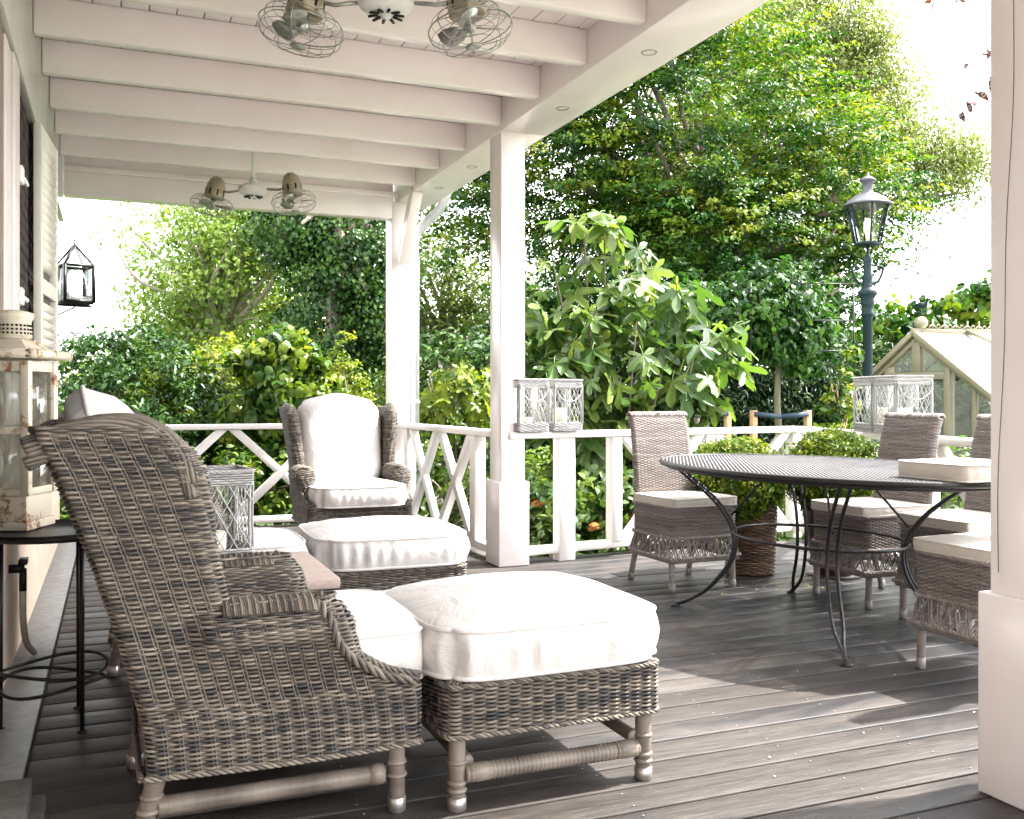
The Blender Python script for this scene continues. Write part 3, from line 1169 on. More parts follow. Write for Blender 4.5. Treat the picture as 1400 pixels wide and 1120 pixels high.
    for sg in (-1, 1):
        stx = MB()
        ribbed(stx, (.10, sg * .29, .105), (.66, sg * .29, .105), .0235, .0235, .0085, 10, .0022)
        stx.lathe([(.026, -.02), (.028, 0), (.026, .02)], (0, 0, 0), 12, a=.8, mat=Matrix.Translation((.645, sg * .29, .105)) @ Matrix.Rotation(pi / 2, 4, 'Y'))
        stx.build('stretcher', 'cane', t, True)
    return t


CG = 'grey wicker wing chairs on the deck'
ch1 = chair_proto()
ch1.location = (0, 2.815, 0)
ch1['label'] = 'nearest grey wicker wing chair, seen side-on at the left of the photo'
ch1['group'] = CG
ch2 = copy_tree(ch1)
ch2.location = (-.06, 4.47, 0)
ch2['label'] = 'grey wicker wing chair mostly hidden behind the nearest chair and side table'
ch3 = copy_tree(ch1)
ch3.location = (1.62, 7.50, 0)
ch3.rotation_euler = (0, 0, -pi / 2)
ch3['label'] = 'grey wicker wing chair facing the camera in front of the far railing'
CU = 'white linen armchair cushions'
cushion('seat_cushion', 'white seat cushion in the nearest wing chair', 'cushion', .66, .60, .13, .035, (.50, 2.815, .345), 0, 3, group=CU)
cushion('seat_cushion', 'white seat cushion showing behind the stone-topped side table', 'cushion', .66, .60, .13, .035, (.44, 4.47, .345), 0, 4, group=CU)
cushion('seat_cushion', 'white seat cushion of the wing chair by the far railing', 'cushion', .66, .66, .13, .04, (1.62, 7.02, .345), -pi / 2, 5, group=CU)
back_cushion('white back cushion rising above the nearest wing chair', (.14, 2.815, .44), 0, 6, CU)
back_cushion('white back cushion of the hidden wing chair behind the side table', (.08, 4.47, .38), 0, 7, CU)
back_cushion('white camel-backed cushion in the wing chair by the far railing', (1.62, 7.35, .445), -pi / 2, 8, CU)


# ------------------------------------------------------------------ ottomans
def rrect(w, d, r, z, k=6):
    pts = []
    for cx_, cy_, a0 in ((w / 2 - r, d / 2 - r, 0), (-w / 2 + r, d / 2 - r, pi / 2), (-w / 2 + r, -d / 2 + r, pi), (w / 2 - r, -d / 2 + r, 1.5 * pi)):
        for t in np.linspace(0, pi / 2, k):
            pts.append((cx_ + r * math.cos(a0 + t), cy_ + r * math.sin(a0 + t), z))
    return pts + [pts[0]]


def perim_rows(mb, w, d, r, zs, rs, stake, amp, flare=None, k=4, ds=4):
    for row, z in enumerate(zs):
        e = flare(z) if flare else 0
        P_, q = resample(rrect(w + 2 * e, d + 2 * e, r + max(e, 0), z), stake / ds)
        nst = round(q[-1] / (2 * stake)) * 2
        P_, q = P_[:-1], q[:-1]
        T_ = np.roll(P_, -1, 0) - np.roll(P_, 1, 0)
        N_ = np.cross(T_, (0, 0, 1.))
        strand(mb, P_, N_, rs, q, q[-1] * (1 + 1 / len(q)) / nst, row % 2, amp, k, closed=True)


def ottoman_proto():
    W = .64
    t = thing('ottoman', 'x', 'ottoman')
    b = MB()
    perim_rows(b, W, W, .03, np.arange(.208, .336, .0056), .0043, .034, .0062)
    b.build('woven_apron', 'wicker', t, True)
    MB().box(-W / 2 + .02, W / 2 - .02, -W / 2 + .02, W / 2 - .02, .215, .335).build('lining', 'lining', t)
    r = MB()
    braid(r, rrect(W + .008, W + .008, .035, .339, 8), .0040, .0045, .05, 3, 5, .006)
    braid(r, rrect(W + .008, W + .008, .035, .204, 8), .0040, .0045, .05, 3, 5, .006)
    r.build('rim', 'wicker', t, True)
    lg = MB()
    P_, q = resample(rrect(W - .006, W - .006, .03, .343), .0105)
    P2, _ = resample(rrect(W - .12, W - .12, .02, .362), .0105)
    for i in range(len(P_)):
        j = int(i / len(P_) * len(P2))
        lg.tube([P_[i], P2[j]], .0048, 4, a=float(RNG.random()), cap=False)
    lg.build('top_ledge', 'wicker', t, True)
    o = W / 2 - .035
    for sx in (-1, 1):
        for sy in (-1, 1):
            l = MB()
            ribbed(l, (sx * o, sy * o, .215), (sx * o, sy * o, .035), .023, .022)
            for zz in (.055, .075, .13):
                l.lathe([(.024, -.006), (.028, 0), (.024, .006)], (sx * o, sy * o, zz), 12, a=.65)
            lo = l.build('leg', 'cane', t, True)
            MB().lathe([(0, 0), (.022, 0), (.026, .004), (.026, .036), (.022, .038)], (sx * o, sy * o, 0), 14).build('ferrule', 'chrome', lo, True)
    for sy in (-1, 1):
        s_ = MB()
        ribbed(s_, (-o + .02, sy * (o + .004), .095), (o - .02, sy * (o + .004), .095), .0215, .0215, .0125, depth=.0042)
        for sx in (-1, 1):
            s_.lathe([(.024, -.035), (.026, 0), (.024, .035)], (0, 0, 0), 12, a=.75, mat=Matrix.Translation((sx * (o - .06), sy * (o + .004), .095)) @ Matrix.Rotation(pi / 2, 4, 'Y'))
        s_.build('stretcher', 'cane', t, True)
    for sx in (-1, 1):
        s_ = MB()
        ribbed(s_, (sx * (o - .03), -o, .125), (sx * (o - .03), o, .125), .018, .018, .010)
        s_.build('stretcher', 'cane', t, True)
    return t


ot1 = ottoman_proto()
ot1.location = (1.135, 2.75, 0)
ot1['label'] = 'nearest grey wicker ottoman in the middle foreground with wrapped legs'
ot1['group'] = 'grey wicker ottomans'
ot2 = copy_tree(ot1)
ot2.location = (1.17, 4.50, 0)
ot2['label'] = 'second grey wicker ottoman in front of the far wing chair'
cushion('ottoman_cushion', 'large white cushion on the nearest ottoman', 'cushion', .70, .675, .125, .062, (1.135, 2.755, .357), rad(1), 21, group='white ottoman cushions', wr=.011, soft=.75)
cushion('ottoman_cushion', 'white cushion on the second ottoman behind the nearest one', 'cushion', .69, .68, .125, .045, (1.17, 4.50, .357), rad(-1), 22, group='white ottoman cushions', wr=.011, soft=.75)

# ------------------------------------------------------------------ side table with wicker lantern
st = thing('side_table', 'low side table with pinkish stone top and black frame between the wing chairs', 'table', (.36, 3.55, 0))
MB().box(-.345, .345, -.31, .31, .462, .50).build('table_top', 'stone', st, bevel=.006)
MB().box(-.335, .335, -.30, .30, .37, .4615).build('apron', 'black', st, bevel=.004)
for sx in (-1, 1):
    for sy in (-1, 1):
        MB().box(sx * .20 - .022, sx * .20 + .022, sy * .25 - .022, sy * .25 + .022, 0, .3695).build('leg', 'black', st, bevel=.003)
for yy in (-.302,):
    for xx in (-.2, 0, .2, .29):
        MB().lathe([(.022, 0), (.022, .006), (.012, .012), (0, .014)], (0, 0, 0), 14, mat=Matrix.Translation((xx, yy, .415)) @ Matrix.Rotation(pi / 2, 4, 'X')).build('stud', 'iron', st, True)


def wicker_lantern(label, loc, rz, w=.21, h=.32, handle=True, seed=0, group=None, candle=.13, clabel=None, drop=0.0):
    t = thing('wicker_lantern', label, 'lantern', loc, rz, group)
    b = MB()
    perim_rows(b, w, w, .008, np.arange(.006, .058, .0085), .0042, .026, .003, ds=3)
    b.build('woven_base', 'wicker_w', t, True)
    MB().box(-w / 2 + .01, w / 2 - .01, -w / 2 + .01, w / 2 - .01, .001, .01).build('floor_panel', 'wicker_w', t)
    b = MB()
    perim_rows(b, w, w, .008, np.arange(h - .05, h, .0085), .0042, .026, .003, ds=3)
    braid(b, rrect(w + .006, w + .006, .01, h), .0035, .004, .06, 3, 4, .01)
    b.build('woven_collar', 'wicker_w', t, True)
    for sx in (-1, 1):
        for sy in (-1, 1):
            c = MB()
            for i in range(5):
                ox, oy = rnd.uniform(-.016, .004) * sx, rnd.uniform(-.016, .004) * sy
                c.tube([(sx * w / 2 + ox, sy * w / 2 + oy, .05), (sx * w / 2 + ox + rnd.uniform(-.004, .004), sy * w / 2 + oy, h * .5), (sx * w / 2 + ox, sy * w / 2 + oy, h - .04)], .0042, 4, a=rnd.random(), cap=False)
            c.build('corner_post', 'wicker_w', t, True)
    lt = MB()
    for f in range(4):
        R = Matrix.Rotation(f * pi / 2, 4, 'Z')
        hh = h - .105
        for i in range(-4, 5):
            for sg in (-1, 1):
                pts = []
                for v in np.linspace(0, 1, 5):
                    x = i * .048 + sg * (v - .5) * .13
                    if abs(x) < w / 2 - .005:
                        pts.append((x, -w / 2 + sg * .002, .055 + v * hh))
                if len(pts) > 1:
                    lt.tube(xf(R, np.array(pts)), .0021, 4, a=.7, cap=False)
    lt.build('lattice', 'wicker_w', t, True)
    MB().tube([(0, 0, .012), (0, 0, h - .05)], w * .36, 24, cap=False).build('glass_cylinder', 'glass', t, True)
    if handle:
        pts = [(w * .46 * math.cos(a), -w / 2 - .012 - .01 * math.sin(a), h - .03 - (.115 + drop) * math.sin(a)) for a in np.linspace(0, pi, 17)]
        MB().tube(pts, .0036, 6).build('handle', 'wicker_w', t, True)
    cd = thing('candle', clabel, 'candle', (loc[0], loc[1], loc[2] + .0122), rz, 'pillar candles in the wicker lanterns')
    r = w * .21
    MB().lathe([(0, 0), (r, 0), (r, candle - .006), (r - .006, candle), (r * .4, candle - .006), (0, candle - .006)], (0, 0, 0), 20).build('wax', 'candle', cd, True)
    MB().tube([(0, 0, candle - .007), (.001, 0, candle + .01)], .0015, 5).build('wick', 'black', cd)
    return t


LG = 'whitewashed wicker candle lanterns'
wicker_lantern('whitewashed wicker lantern on the side table by the nearest chair', (.335, 3.72, .50), rad(8), .24, .34, False, 1, LG, .10, 'cream candle in the lantern on the side table')
r1 = (np.array(R0) - np.array((2.53, 5.97)))
r1 = r1 / np.linalg.norm(r1)
ang1 = math.atan2(r1[1], r1[0])
for s_, lab, cl, ch in ((.015, 'whitewashed wicker lantern on the rail directly beside the middle post', 'short candle in the rail lantern beside the middle post', .085),
                        (.285, 'whitewashed wicker lantern next to the fig, second from the middle post', 'candle in the rail lantern second from the middle post', .145)):
    p = np.array((2.53, 5.97)) + r1 * s_
    wicker_lantern(lab, (p[0], p[1], .879), ang1 - rad(3), .225, .345, True, 2, LG, ch, cl)
ang2 = math.atan2(-dr[1], -dr[0])
for s_, lab, cl in ((1.36, 'whitewashed wicker lantern in front of the lamp post on the terrace rail', 'candle in the rail lantern in front of the lamp post'),
                    (1.66, 'whitewashed wicker lantern in front of the greenhouse on the terrace rail', 'candle in the rail lantern in front of the greenhouse')):
    p = R0 + dr * s_
    wicker_lantern(lab, (p[0], p[1], .8785), -rad(14), .25, .36, True, 3, LG, .15, cl)

# ------------------------------------------------------------------ rusty lantern on iron table
tb = thing('iron_table', 'round black iron table with thin legs holding the rusty lantern', 'table', (-.185, 3.64, 0))
MB().lathe([(0, 0), (.235, 0), (.24, .005), (.24, .022), (.23, .024), (.225, .018), (0, .018)], (0, 0, .64), 36).build('table_top', 'black', tb, True)
for k, a in enumerate((-.98, 1.12, 3.2)):
    MB().tube([(.16 * math.cos(a), .16 * math.sin(a), .64), (.162 * math.cos(a), .162 * math.sin(a), 0.004)], .0075, 8).lathe([(0, 0), (.018, 0), (.015, .006), (0, .008)], (.162 * math.cos(a), .162 * math.sin(a), .001), 10).build('leg', 'black', tb, True)
MB().tube([(.165 * math.cos(a), .165 * math.sin(a), .19 + .012 * math.sin(2 * a)) for a in np.linspace(0, 2 * pi, 36)[:-1]], .006, 6, True).tube([(.165 * math.cos(a), .165 * math.sin(a), .145 - .015 * math.sin(2 * a)) for a in np.linspace(0, 2 * pi, 36)[:-1]], .006, 6, True).build('ring', 'black', tb, True)

rl = thing('rusty_lantern', 'tall white iron lantern with rusty edges against the house wall', 'lantern', (-.318, 3.72, .661), rad(-22))
w = .092
MB().box(-w - .008, w + .008, -w - .008, w + .008, 0, .03).box(-w, w, -w, w, .0302, .115).build('base', 'rusty', rl, bevel=.003)
for sx in (-1, 1):
    for sy in (-1, 1):
        MB().box(sx * w - .014, sx * w + .014, sy * w - .014, sy * w + .014, .1152, .565).build('corner_post', 'rusty', rl, bevel=.002)
for f in range(4):
    R = Matrix.Rotation(f * pi / 2, 4, 'Z')
    for z0, z1 in ((.32, .345), (.53, .5645), (.1155, .14)):
        MB().box(-w + .016, w - .016, -w - .008, -w + .008, z0, z1, mat=R).build('glazing_bar', 'rusty', rl, bevel=.002)
    MB().box(-w + .016, w - .016, -w - .0015, -w + .0015, .3455, .5295, mat=R).build('pane', 'glass', rl)
    MB().box(-w + .016, w - .016, -w - .0015, -w + .0015, .1405, .3195, mat=R).build('pane', 'glass', rl)
e = w + .035
rf = MB().add([(-e, -e, .575), (e, -e, .575), (e, e, .575), (-e, e, .575), (-.055, -.055, .64), (.055, -.055, .64), (.055, .055, .64), (-.055, .055, .64)],
              [(3, 2, 1, 0), (4, 5, 6, 7), (0, 1, 5, 4), (1, 2, 6, 5), (2, 3, 7, 6), (3, 0, 4, 7)]).build('roof', 'rusty', rl, bevel=.002)
for f in range(4):
    R = Matrix.Rotation(f * pi / 2, 4, 'Z')
    MB().tube(xf(R, np.array([(-e - .015, -e, .588), (e + .015, -e, .588)])), .016, 10).build('eave_roll', 'rusty', rf, True)
MB().lathe([(.052, .64), (.062, .645), (.058, .70), (.066, .715), (.068, .73), (.03, .74), (0, .742)], (0, 0, 0), 24).build('vent', 'rusty', rf, True)
hm = MB()
for a in np.linspace(0, 2 * pi, 28, endpoint=False):
    for z in (.657, .67, .683):
        hm.box(.058, .0622, -.0035, .0035, z, z + .007, mat=Matrix.Rotation(a, 4, 'Z'))
hm.build('vent_holes', 'black', rf)

# ------------------------------------------------------------------ wall lantern on bracket beyond the veranda
wlz = thing('glass_lantern', 'black framed glass lantern with pitched top beyond the veranda end', 'lantern', (-.30, 8.95, 1.90), rad(20))
wlz.scale = (.86,) * 3
w = .135
fr = MB()
for sx in (-1, 1):
    for sy in (-1, 1):
        fr.box(sx * w - .014, sx * w + .014, sy * w - .014, sy * w + .014, .0, .36)
for z in (.0, .345):
    for f in range(4):
        fr.box(-w, w, -w - .010, -w + .010, z, z + .024, mat=Matrix.Rotation(f * pi / 2, 4, 'Z'))
for sx in (-1, 1):
    for sy in (-1, 1):
        fr.beam((sx * w, sy * w, .36), (0, 0, .57), .020, .020)
fr.tube([(0, 0, .56), (0, 0, .60)], .008, 8).lathe([(0, -.014), (.012, 0), (0, .014)], (0, 0, .61), 10)
fr.build('frame', 'black', wlz)
for f in range(4):
    R = Matrix.Rotation(f * pi / 2, 4, 'Z')
    MB().box(-w + .012, w - .012, -w - .0015, -w + .0015, .025, .344, mat=R).build('pane', 'glass', wlz)
    MB().add(xf(R, np.array([(-w, -w, .372), (w, -w, .372), (0, 0, .572)])), [(0, 1, 2)]).build('roof_pane', 'glass', wlz)
MB().box(-w, w, -w, w, -.012, -.001).build('floor_panel', 'black', wlz)
bk = MB()
bk.box(-.40, .16, -.012, .012, -.036, -.013).tube(smooth_path([(-.37, 0, -.36), (-.28, 0, -.2), (0, 0, -.04)], 16), .008, 6).tube([(-.38, 0, -.6), (-.38, 0, .0)], .012, 8)
bk.build('bracket', 'black', wlz)
cb = MB().tube([(-.22, 8.55, 2.70), (-.31, 8.85, 2.28)], .0028, 5)
tag(cb.build('hanging_wire', 'grate'), 'thin wire hanging from the veranda end above the glass lantern', 'wire')

# ------------------------------------------------------------------ ceiling fans
def fan(label, loc, rz, rod):
    t = thing('ceiling_fan', label, 'fan', loc, rz, 'twin-headed ceiling fans')
    MB().tube([(0, 0, .0), (0, 0, rod)], .012, 10).lathe([(.06, rod - .03), (.065, rod - .005), (.0, rod)], (0, 0, 0), 20).lathe([(.02, .04), (.028, .055), (.02, .09)], (0, 0, 0), 12).build('rod', 'fan_white', t, True)
    h = MB().lathe([(0, -.062), (.020, -.062), (.022, -.05), (.075, -.042), (.105, -.02), (.115, 0), (.105, .02), (.07, .035), (.02, .045), (0, .045)], (0, 0, 0), 28).build('hub', 'fan_white', t, True)
    v = MB()
    for a in np.linspace(0, 2 * pi, 10, endpoint=False):
        v.box(.038, .078, -.005, .005, -.0505, -.043, mat=Matrix.Rotation(a, 4, 'Z') @ Matrix.Rotation(rad(8), 4, 'Y'))
    v.build('hub_slots', 'black', h)
    for sg in (-1, 1):
        MB().tube([(sg * .08, 0, .0), (sg * .20, 0, -.012), (sg * .30, 0, .01)], .009, 8).build('arm', 'fan', t, True)
        tilt = Matrix.Translation((sg * .31, 0, .01)) @ Matrix.Rotation(sg * rad(-10), 4, 'Y') @ Matrix.Rotation(rad(-4), 4, 'X')
        mo = MB().lathe([(0, .10), (.03, .097), (.054, .075), (.067, .03), (.072, -.02), (.074, -.06), (.066, -.068), (.0, -.068)], (0, 0, 0), 22, mat=tilt).build('motor', 'fan_brass', t, True)
        v = MB()
        for a in np.linspace(0, 2 * pi, 8, endpoint=False):
            v.box(.060, .0735, -.006, .006, -.045, .0, mat=tilt @ Matrix.Rotation(a, 4, 'Z'))
        v.build('vent_slots', 'black', mo)
        cg = MB()
        zc = -.115
        prof = [(.045, zc + .055), (.10, zc + .055), (.14, zc + .04), (.165, zc), (.152, zc - .045), (.11, zc - .07), (.03, zc - .078)]
        pf = smooth_path([(a, 0, b) for a, b in prof], 24)
        for a in np.linspace(0, 2 * pi, 8, endpoint=False):
            Rm = tilt @ Matrix.Rotation(a, 4, 'Z')
            cg.tube(xf(Rm, pf), .0022, 4, cap=False)
        for i in range(1, len(pf) - 1):
            if i % 3 == 0 or abs(pf[i][2] - zc) < .008:
                ring = np.array([(pf[i][0] * math.cos(a), pf[i][0] * math.sin(a), pf[i][2]) for a in np.linspace(0, 2 * pi, 40, endpoint=False)])
                cg.tube(xf(tilt, ring), .0017 if abs(pf[i][2] - zc) > .012 else .003, 4, True)
        cg.lathe([(0, zc - .080), (.032, zc - .080), (.030, zc - .074), (0, zc - .074)], (0, 0, 0), 16, mat=tilt)
        cg.build('cage', 'fan', t, True)
        for k in range(3):
            Rm = tilt @ Matrix.Rotation(2 * pi * k / 3 + .5, 4, 'Z') @ Matrix.Translation((0, 0, zc)) @ Matrix.Rotation(rad(24), 4, 'X')
            out = [(.022, -.016), (.06, -.042), (.105, -.052), (.138, -.035), (.145, 0), (.135, .035), (.10, .046), (.055, .036), (.022, .016)]
            bl = MB().poly_prism(out, -.0012, .0012, 'z')
            bl.V = [xf(Rm, q_) for q_ in bl.V]
            bl.build('blade', 'fan', t)
        MB().lathe([(0, .05), (.022, .05), (.024, 0), (.014, -.02), (0, -.022)], (0, 0, 0), 14, mat=tilt @ Matrix.Translation((0, 0, zc))).build('spinner', 'fan', t, True)
    return t


fan('near twin-headed ceiling fan with wire cages at the top of the photo', (.99, 3.72, 2.655), -YAW, .40)
fan('far twin-headed ceiling fan with wire cages near the end beam', (.97, 7.48, 2.665), -YAW + rad(-12), .40)

# ------------------------------------------------------------------ dining table
TX, TY, TA, TB, TZ = 3.20, 3.86, .62, 1.04, .775
dt = thing('dining_table', 'oval dark iron garden table with mesh top and curved legs', 'table', (TX, TY, 0))


def ell(a, b, z, n=64):
    return [(a * math.cos(t), b * math.sin(t), z) for t in np.linspace(0, 2 * pi, n, endpoint=False)]


MB().tube(ell(TA, TB, TZ - .014, 72), .014, 8, True).tube(ell(TA - .02, TB - .02, TZ - .034, 72), .008, 6, True).build('rim', 'iron', dt, True)
tp = MB()
# mesh top: flattened crossing bars
for k in range(-62, 63):
    for sg in (-1, 1):
        # diagonal line x = k*p + sg*y
        pts = []
        c0 = k * .021
        for yy in np.linspace(-TB, TB, 41):
            xx = c0 + sg * yy * .62
            if (xx / TA) ** 2 + (yy / TB) ** 2 < .985:
                pts.append((xx, yy))
        if len(pts) > 1:
            a_, b_ = pts[0], pts[-1]
            tp.beam((a_[0], a_[1], TZ - .006 + sg * .0012), (b_[0], b_[1], TZ - .006 + sg * .0012), .0085, .004)
for s_ in (.25, .5, .75):
    tp.tube(ell(TA * s_, TB * s_, TZ - .012, 48), .005, 5, True)
tp.build('mesh_top', 'iron_top', dt)
legang = [(-.43, .58), (-.40, -.66), (.34, .62), (.37, -.62)]
for lx, ly in legang:
    L = MB()
    dn = np.array((lx, ly, 0.)) / math.hypot(lx, ly)
    tn = np.array((-dn[1], dn[0], 0))
    rr = math.hypot(lx, ly)
    prof = [(rr * 1.02, TZ - .03), (rr * .90, .68), (rr * .70, .56), (rr * .58, .42), (rr * .60, .27), (rr * .76, .12), (rr * .92, .04), (rr * 1.02, .012)]
    for o in (-.022, .022):
        sp = [dn * r_ + tn * (o * (1 - .7 * (z < .05)) * (1 if .1 < z else .6)) + np.array((0, 0, z)) for r_, z in prof]
        L.tube(smooth_path(sp, 40), .009, 8)
    L.lathe([(0, 0), (.028, 0), (.026, .008), (.012, .016), (0, .017)], tuple(dn * rr * 1.02), 14)
    L.tube([dn * rr * .60 + np.array((0, 0, .50)), dn * rr * .30 + np.array((0, 0, TZ - .03))], .006, 6)
    L.build('leg', 'iron', dt, True)
MB().tube(ell(.36, .48, .42, 48), .008, 6, True).build('stretcher_ring', 'iron', dt, True)


# ------------------------------------------------------------------ dining chairs (local: faces +x)
def dining_proto():
    t = thing('dining_chair', 'x', 'chair')
    W, D = .43, .44
    b = MB()
    b2 = MB()
    perim_rows(b, D, W, .02, np.arange(.310, .476, .0075), .0040, .022, .0040, ds=3)
    b.V = [v + np.array((.0, 0, 0)) for v in b.V]
    braid(b, rrect(D + .01, W + .01, .025, .478, 8), .005, .0055, .06, 3, 4, .01)
    braid(b, rrect(D + .014, W + .014, .025, .303, 8), .0055, .006, .06, 3, 4, .01)
    b.build('woven_seat', 'wicker_d', t, True)
    MB().box(-D / 2 + .012, D / 2 - .012, -W / 2 + .012, W / 2 - .012, .312, .474).build('lining', 'lining', t)
    # open lattice skirt
    sk = MB()
    top, q = resample(rrect(D + .008, W + .008, .025, .298, 8), .046)
    bot, _ = resample(rrect(D + .05, W + .05, .03, .195, 8), .046)
    n_ = len(top) - 1
    bot = bot[(np.arange(n_ + 1) * (len(bot) - 1) / n_).astype(int)]
    for i in range(n_):
        for sg in (-1, 1):
            for o in (0, .3):
                j = (i + sg * 1) % n_
                p0 = top[i] + (top[(i + 1) % n_] - top[i]) * o
                p1 = bot[j] + (bot[(j + 1) % n_] - bot[j]) * o
                mid = (p0 + p1) / 2 + (p0 - np.array((0, 0, p0[2]))) * .012 * sg
                sk.tube([p0, mid, p1], .0042, 4, a=rnd.random(), cap=False)
    braid(sk, rrect(D + .055, W + .055, .035, .192, 8), .006, .0065, .06, 3, 4, .01)
    sk.tube(rrect(D + .03, W + .03, .03, .178, 8)[:-1], .014, 8, True, a=.4)
    sk.build('lattice_skirt', 'wicker_d', t, True)
    # back: loops of weave around a raked, rolled-over panel
    bk = MB()
    zs = np.linspace(.44, .99, 74)
    for row, z in enumerate(zs):
        f = (z - .44) / .55
        x = -D / 2 + .015 - .07 * f - .03 * f ** 6
        hw = .205 - .008 * f
        P_, q = resample([(px_ + x, py_, z) for px_, py_, _ in rrect(.05, hw * 2, .022, 0, 5)], .0075)
        P_, q = P_[:-1], q[:-1]
        T_ = np.roll(P_, -1, 0) - np.roll(P_, 1, 0)
        nst = round(q[-1] / .048) * 2
        strand(bk, P_, np.cross(T_, (0, 0, 1.)), .0040, q, q[-1] / nst, row % 2, .0040, 4, closed=True)
    # rolled top
    for i in range(26):
        yy = -.195 + i * .39 / 25
        pts = [(-D / 2 + .015 - .10 + .026 * math.cos(a) , yy, .992 + .02 * math.sin(a)) for a in np.linspace(0, pi, 8)]
        bk.tube(pts, .0085, 5, a=float(RNG.random()))
    bk.build('back', 'wicker_d', t, True)
    MB().grid(np.array([[(-D / 2 + .015 - .07 * f - .03 * f ** 6 + o, y, .44 + .55 * f) for y in (-.19, .19)] for f in np.linspace(0, 1, 8) for o in (0,)])).build('back_lining', 'lining', t)
    MB().box(-.325, -.318, -.015, .015, .965, 1.014).box(-.325, -.27, -.012, .012, 1.0135, 1.016).build('tag', 'fan_white', t, bevel=.002)
    for sx, sy in ((1, 1), (1, -1), (-1, 1), (-1, -1)):
        l = MB()
        xb = .205 if sx > 0 else -.265
        ribbed(l, ((.2 if sx > 0 else -.21), sy * .205, .19), (xb, sy * .205, .03), .0175, .0165, .009, 8, .001)
        lo = l.build('leg', 'wicker_d', t, True)
        MB().lathe([(0, 0), (.016, 0), (.019, .004), (.0195, .045), (.017, .047)], (xb, sy * .205, 0), 12).build('ferrule', 'ferrule', lo, True)
    return t


DG = 'taupe wicker dining chairs around the oval table'
DC = [((3.14, 4.975), -pi / 2, 'taupe wicker dining chair at the far left end of the oval table', 'cream seat pad on the dining chair at the far left end of the table'),
      ((3.86, 4.21), pi, 'taupe wicker dining chair behind the oval table beside the potted boxwood', 'cream seat pad on the dining chair beside the potted boxwood'),
      ((3.86, 3.56), pi, 'taupe wicker dining chair half hidden by the right-hand veranda post', 'cream seat pad on the half-hidden dining chair by the post'),
      ((3.255, 2.84), pi / 2, 'nearest wicker dining chair cut off by the right-hand veranda post', 'thick cream seat pad on the nearest dining chair')]
dc0 = dining_proto()
for i, ((x, y), rz, lab, cl) in enumerate(DC):
    o = dc0 if i == 0 else copy_tree(dc0)
    o.location = (x, y, 0)
    o.rotation_euler = (0, 0, rz)
    o['label'] = lab
    o['group'] = DG
    cushion('seat_pad', cl, 'cushion', .47, .45, .042, .008, (x + .01 * math.cos(rz), y + .01 * math.sin(rz), .486), rz + rad((1, -2, 1, 2)[i]), 30 + i, 'fabric2', 'cream dining seat pads', .0015, pipe=.0035, soft=.15)
cushion('seat_pad', 'spare cream cushion lying on the end of the oval table', 'cushion', .40, .36, .062, .008, (3.235, 2.995, .777), rad(3), 40, 'fabric2', 'cream dining seat pads', .0015, pipe=.004, soft=.15)


# ------------------------------------------------------------------ foliage tools
def leaf_quads(pos, nrm, size, aspect=.55, droop=.3, rng=None, fold=.18, pts6=False):
    """leaf blades: returns verts, faces"""
    n = len(pos)
    rng = rng or RNG
    nrm = nrm / np.maximum(np.linalg.norm(nrm, axis=1, keepdims=True), 1e-9)
    t = rng.normal(size=(n, 3))
    t[:, 2] -= droop * 2
    t = t - nrm * (t * nrm).sum(1, keepdims=True)
    t /= np.maximum(np.linalg.norm(t, axis=1, keepdims=True), 1e-9)
    b = np.cross(nrm, t)
    L = (np.asarray(size) * np.ones(n))[:, None]
    w = L * aspect / 2
    f = L * fold
    if pts6:
        V = np.stack([pos - t * L * .5, pos - t * L * .18 + b * w * .92 + nrm * f * .5, pos + t * L * .18 + b * w * .75 + nrm * f * .4, pos + t * L * .55 - nrm * f * .6,
                      pos + t * L * .18 - b * w * .75 + nrm * f * .4, pos - t * L * .18 - b * w * .92 + nrm * f * .5], 1).reshape(-1, 3)
        base = np.arange(n)[:, None] * 6
        F = np.concatenate([base + np.array([[0, 5, 1]]), base + np.array([[2, 4, 3]])])
        Q = base + np.array([[1, 5, 4, 2]])
        return V, F, Q, 6
    V = np.stack([pos - t * L * .5, pos + b * w + nrm * f, pos + t * L * .5, pos - b * w + nrm * f], 1).reshape(-1, 3)
    base = np.arange(n)[:, None] * 4
    F = np.concatenate([base + np.array([[0, 2, 1]]), base + np.array([[0, 3, 2]])])
    return V, F, None, 4


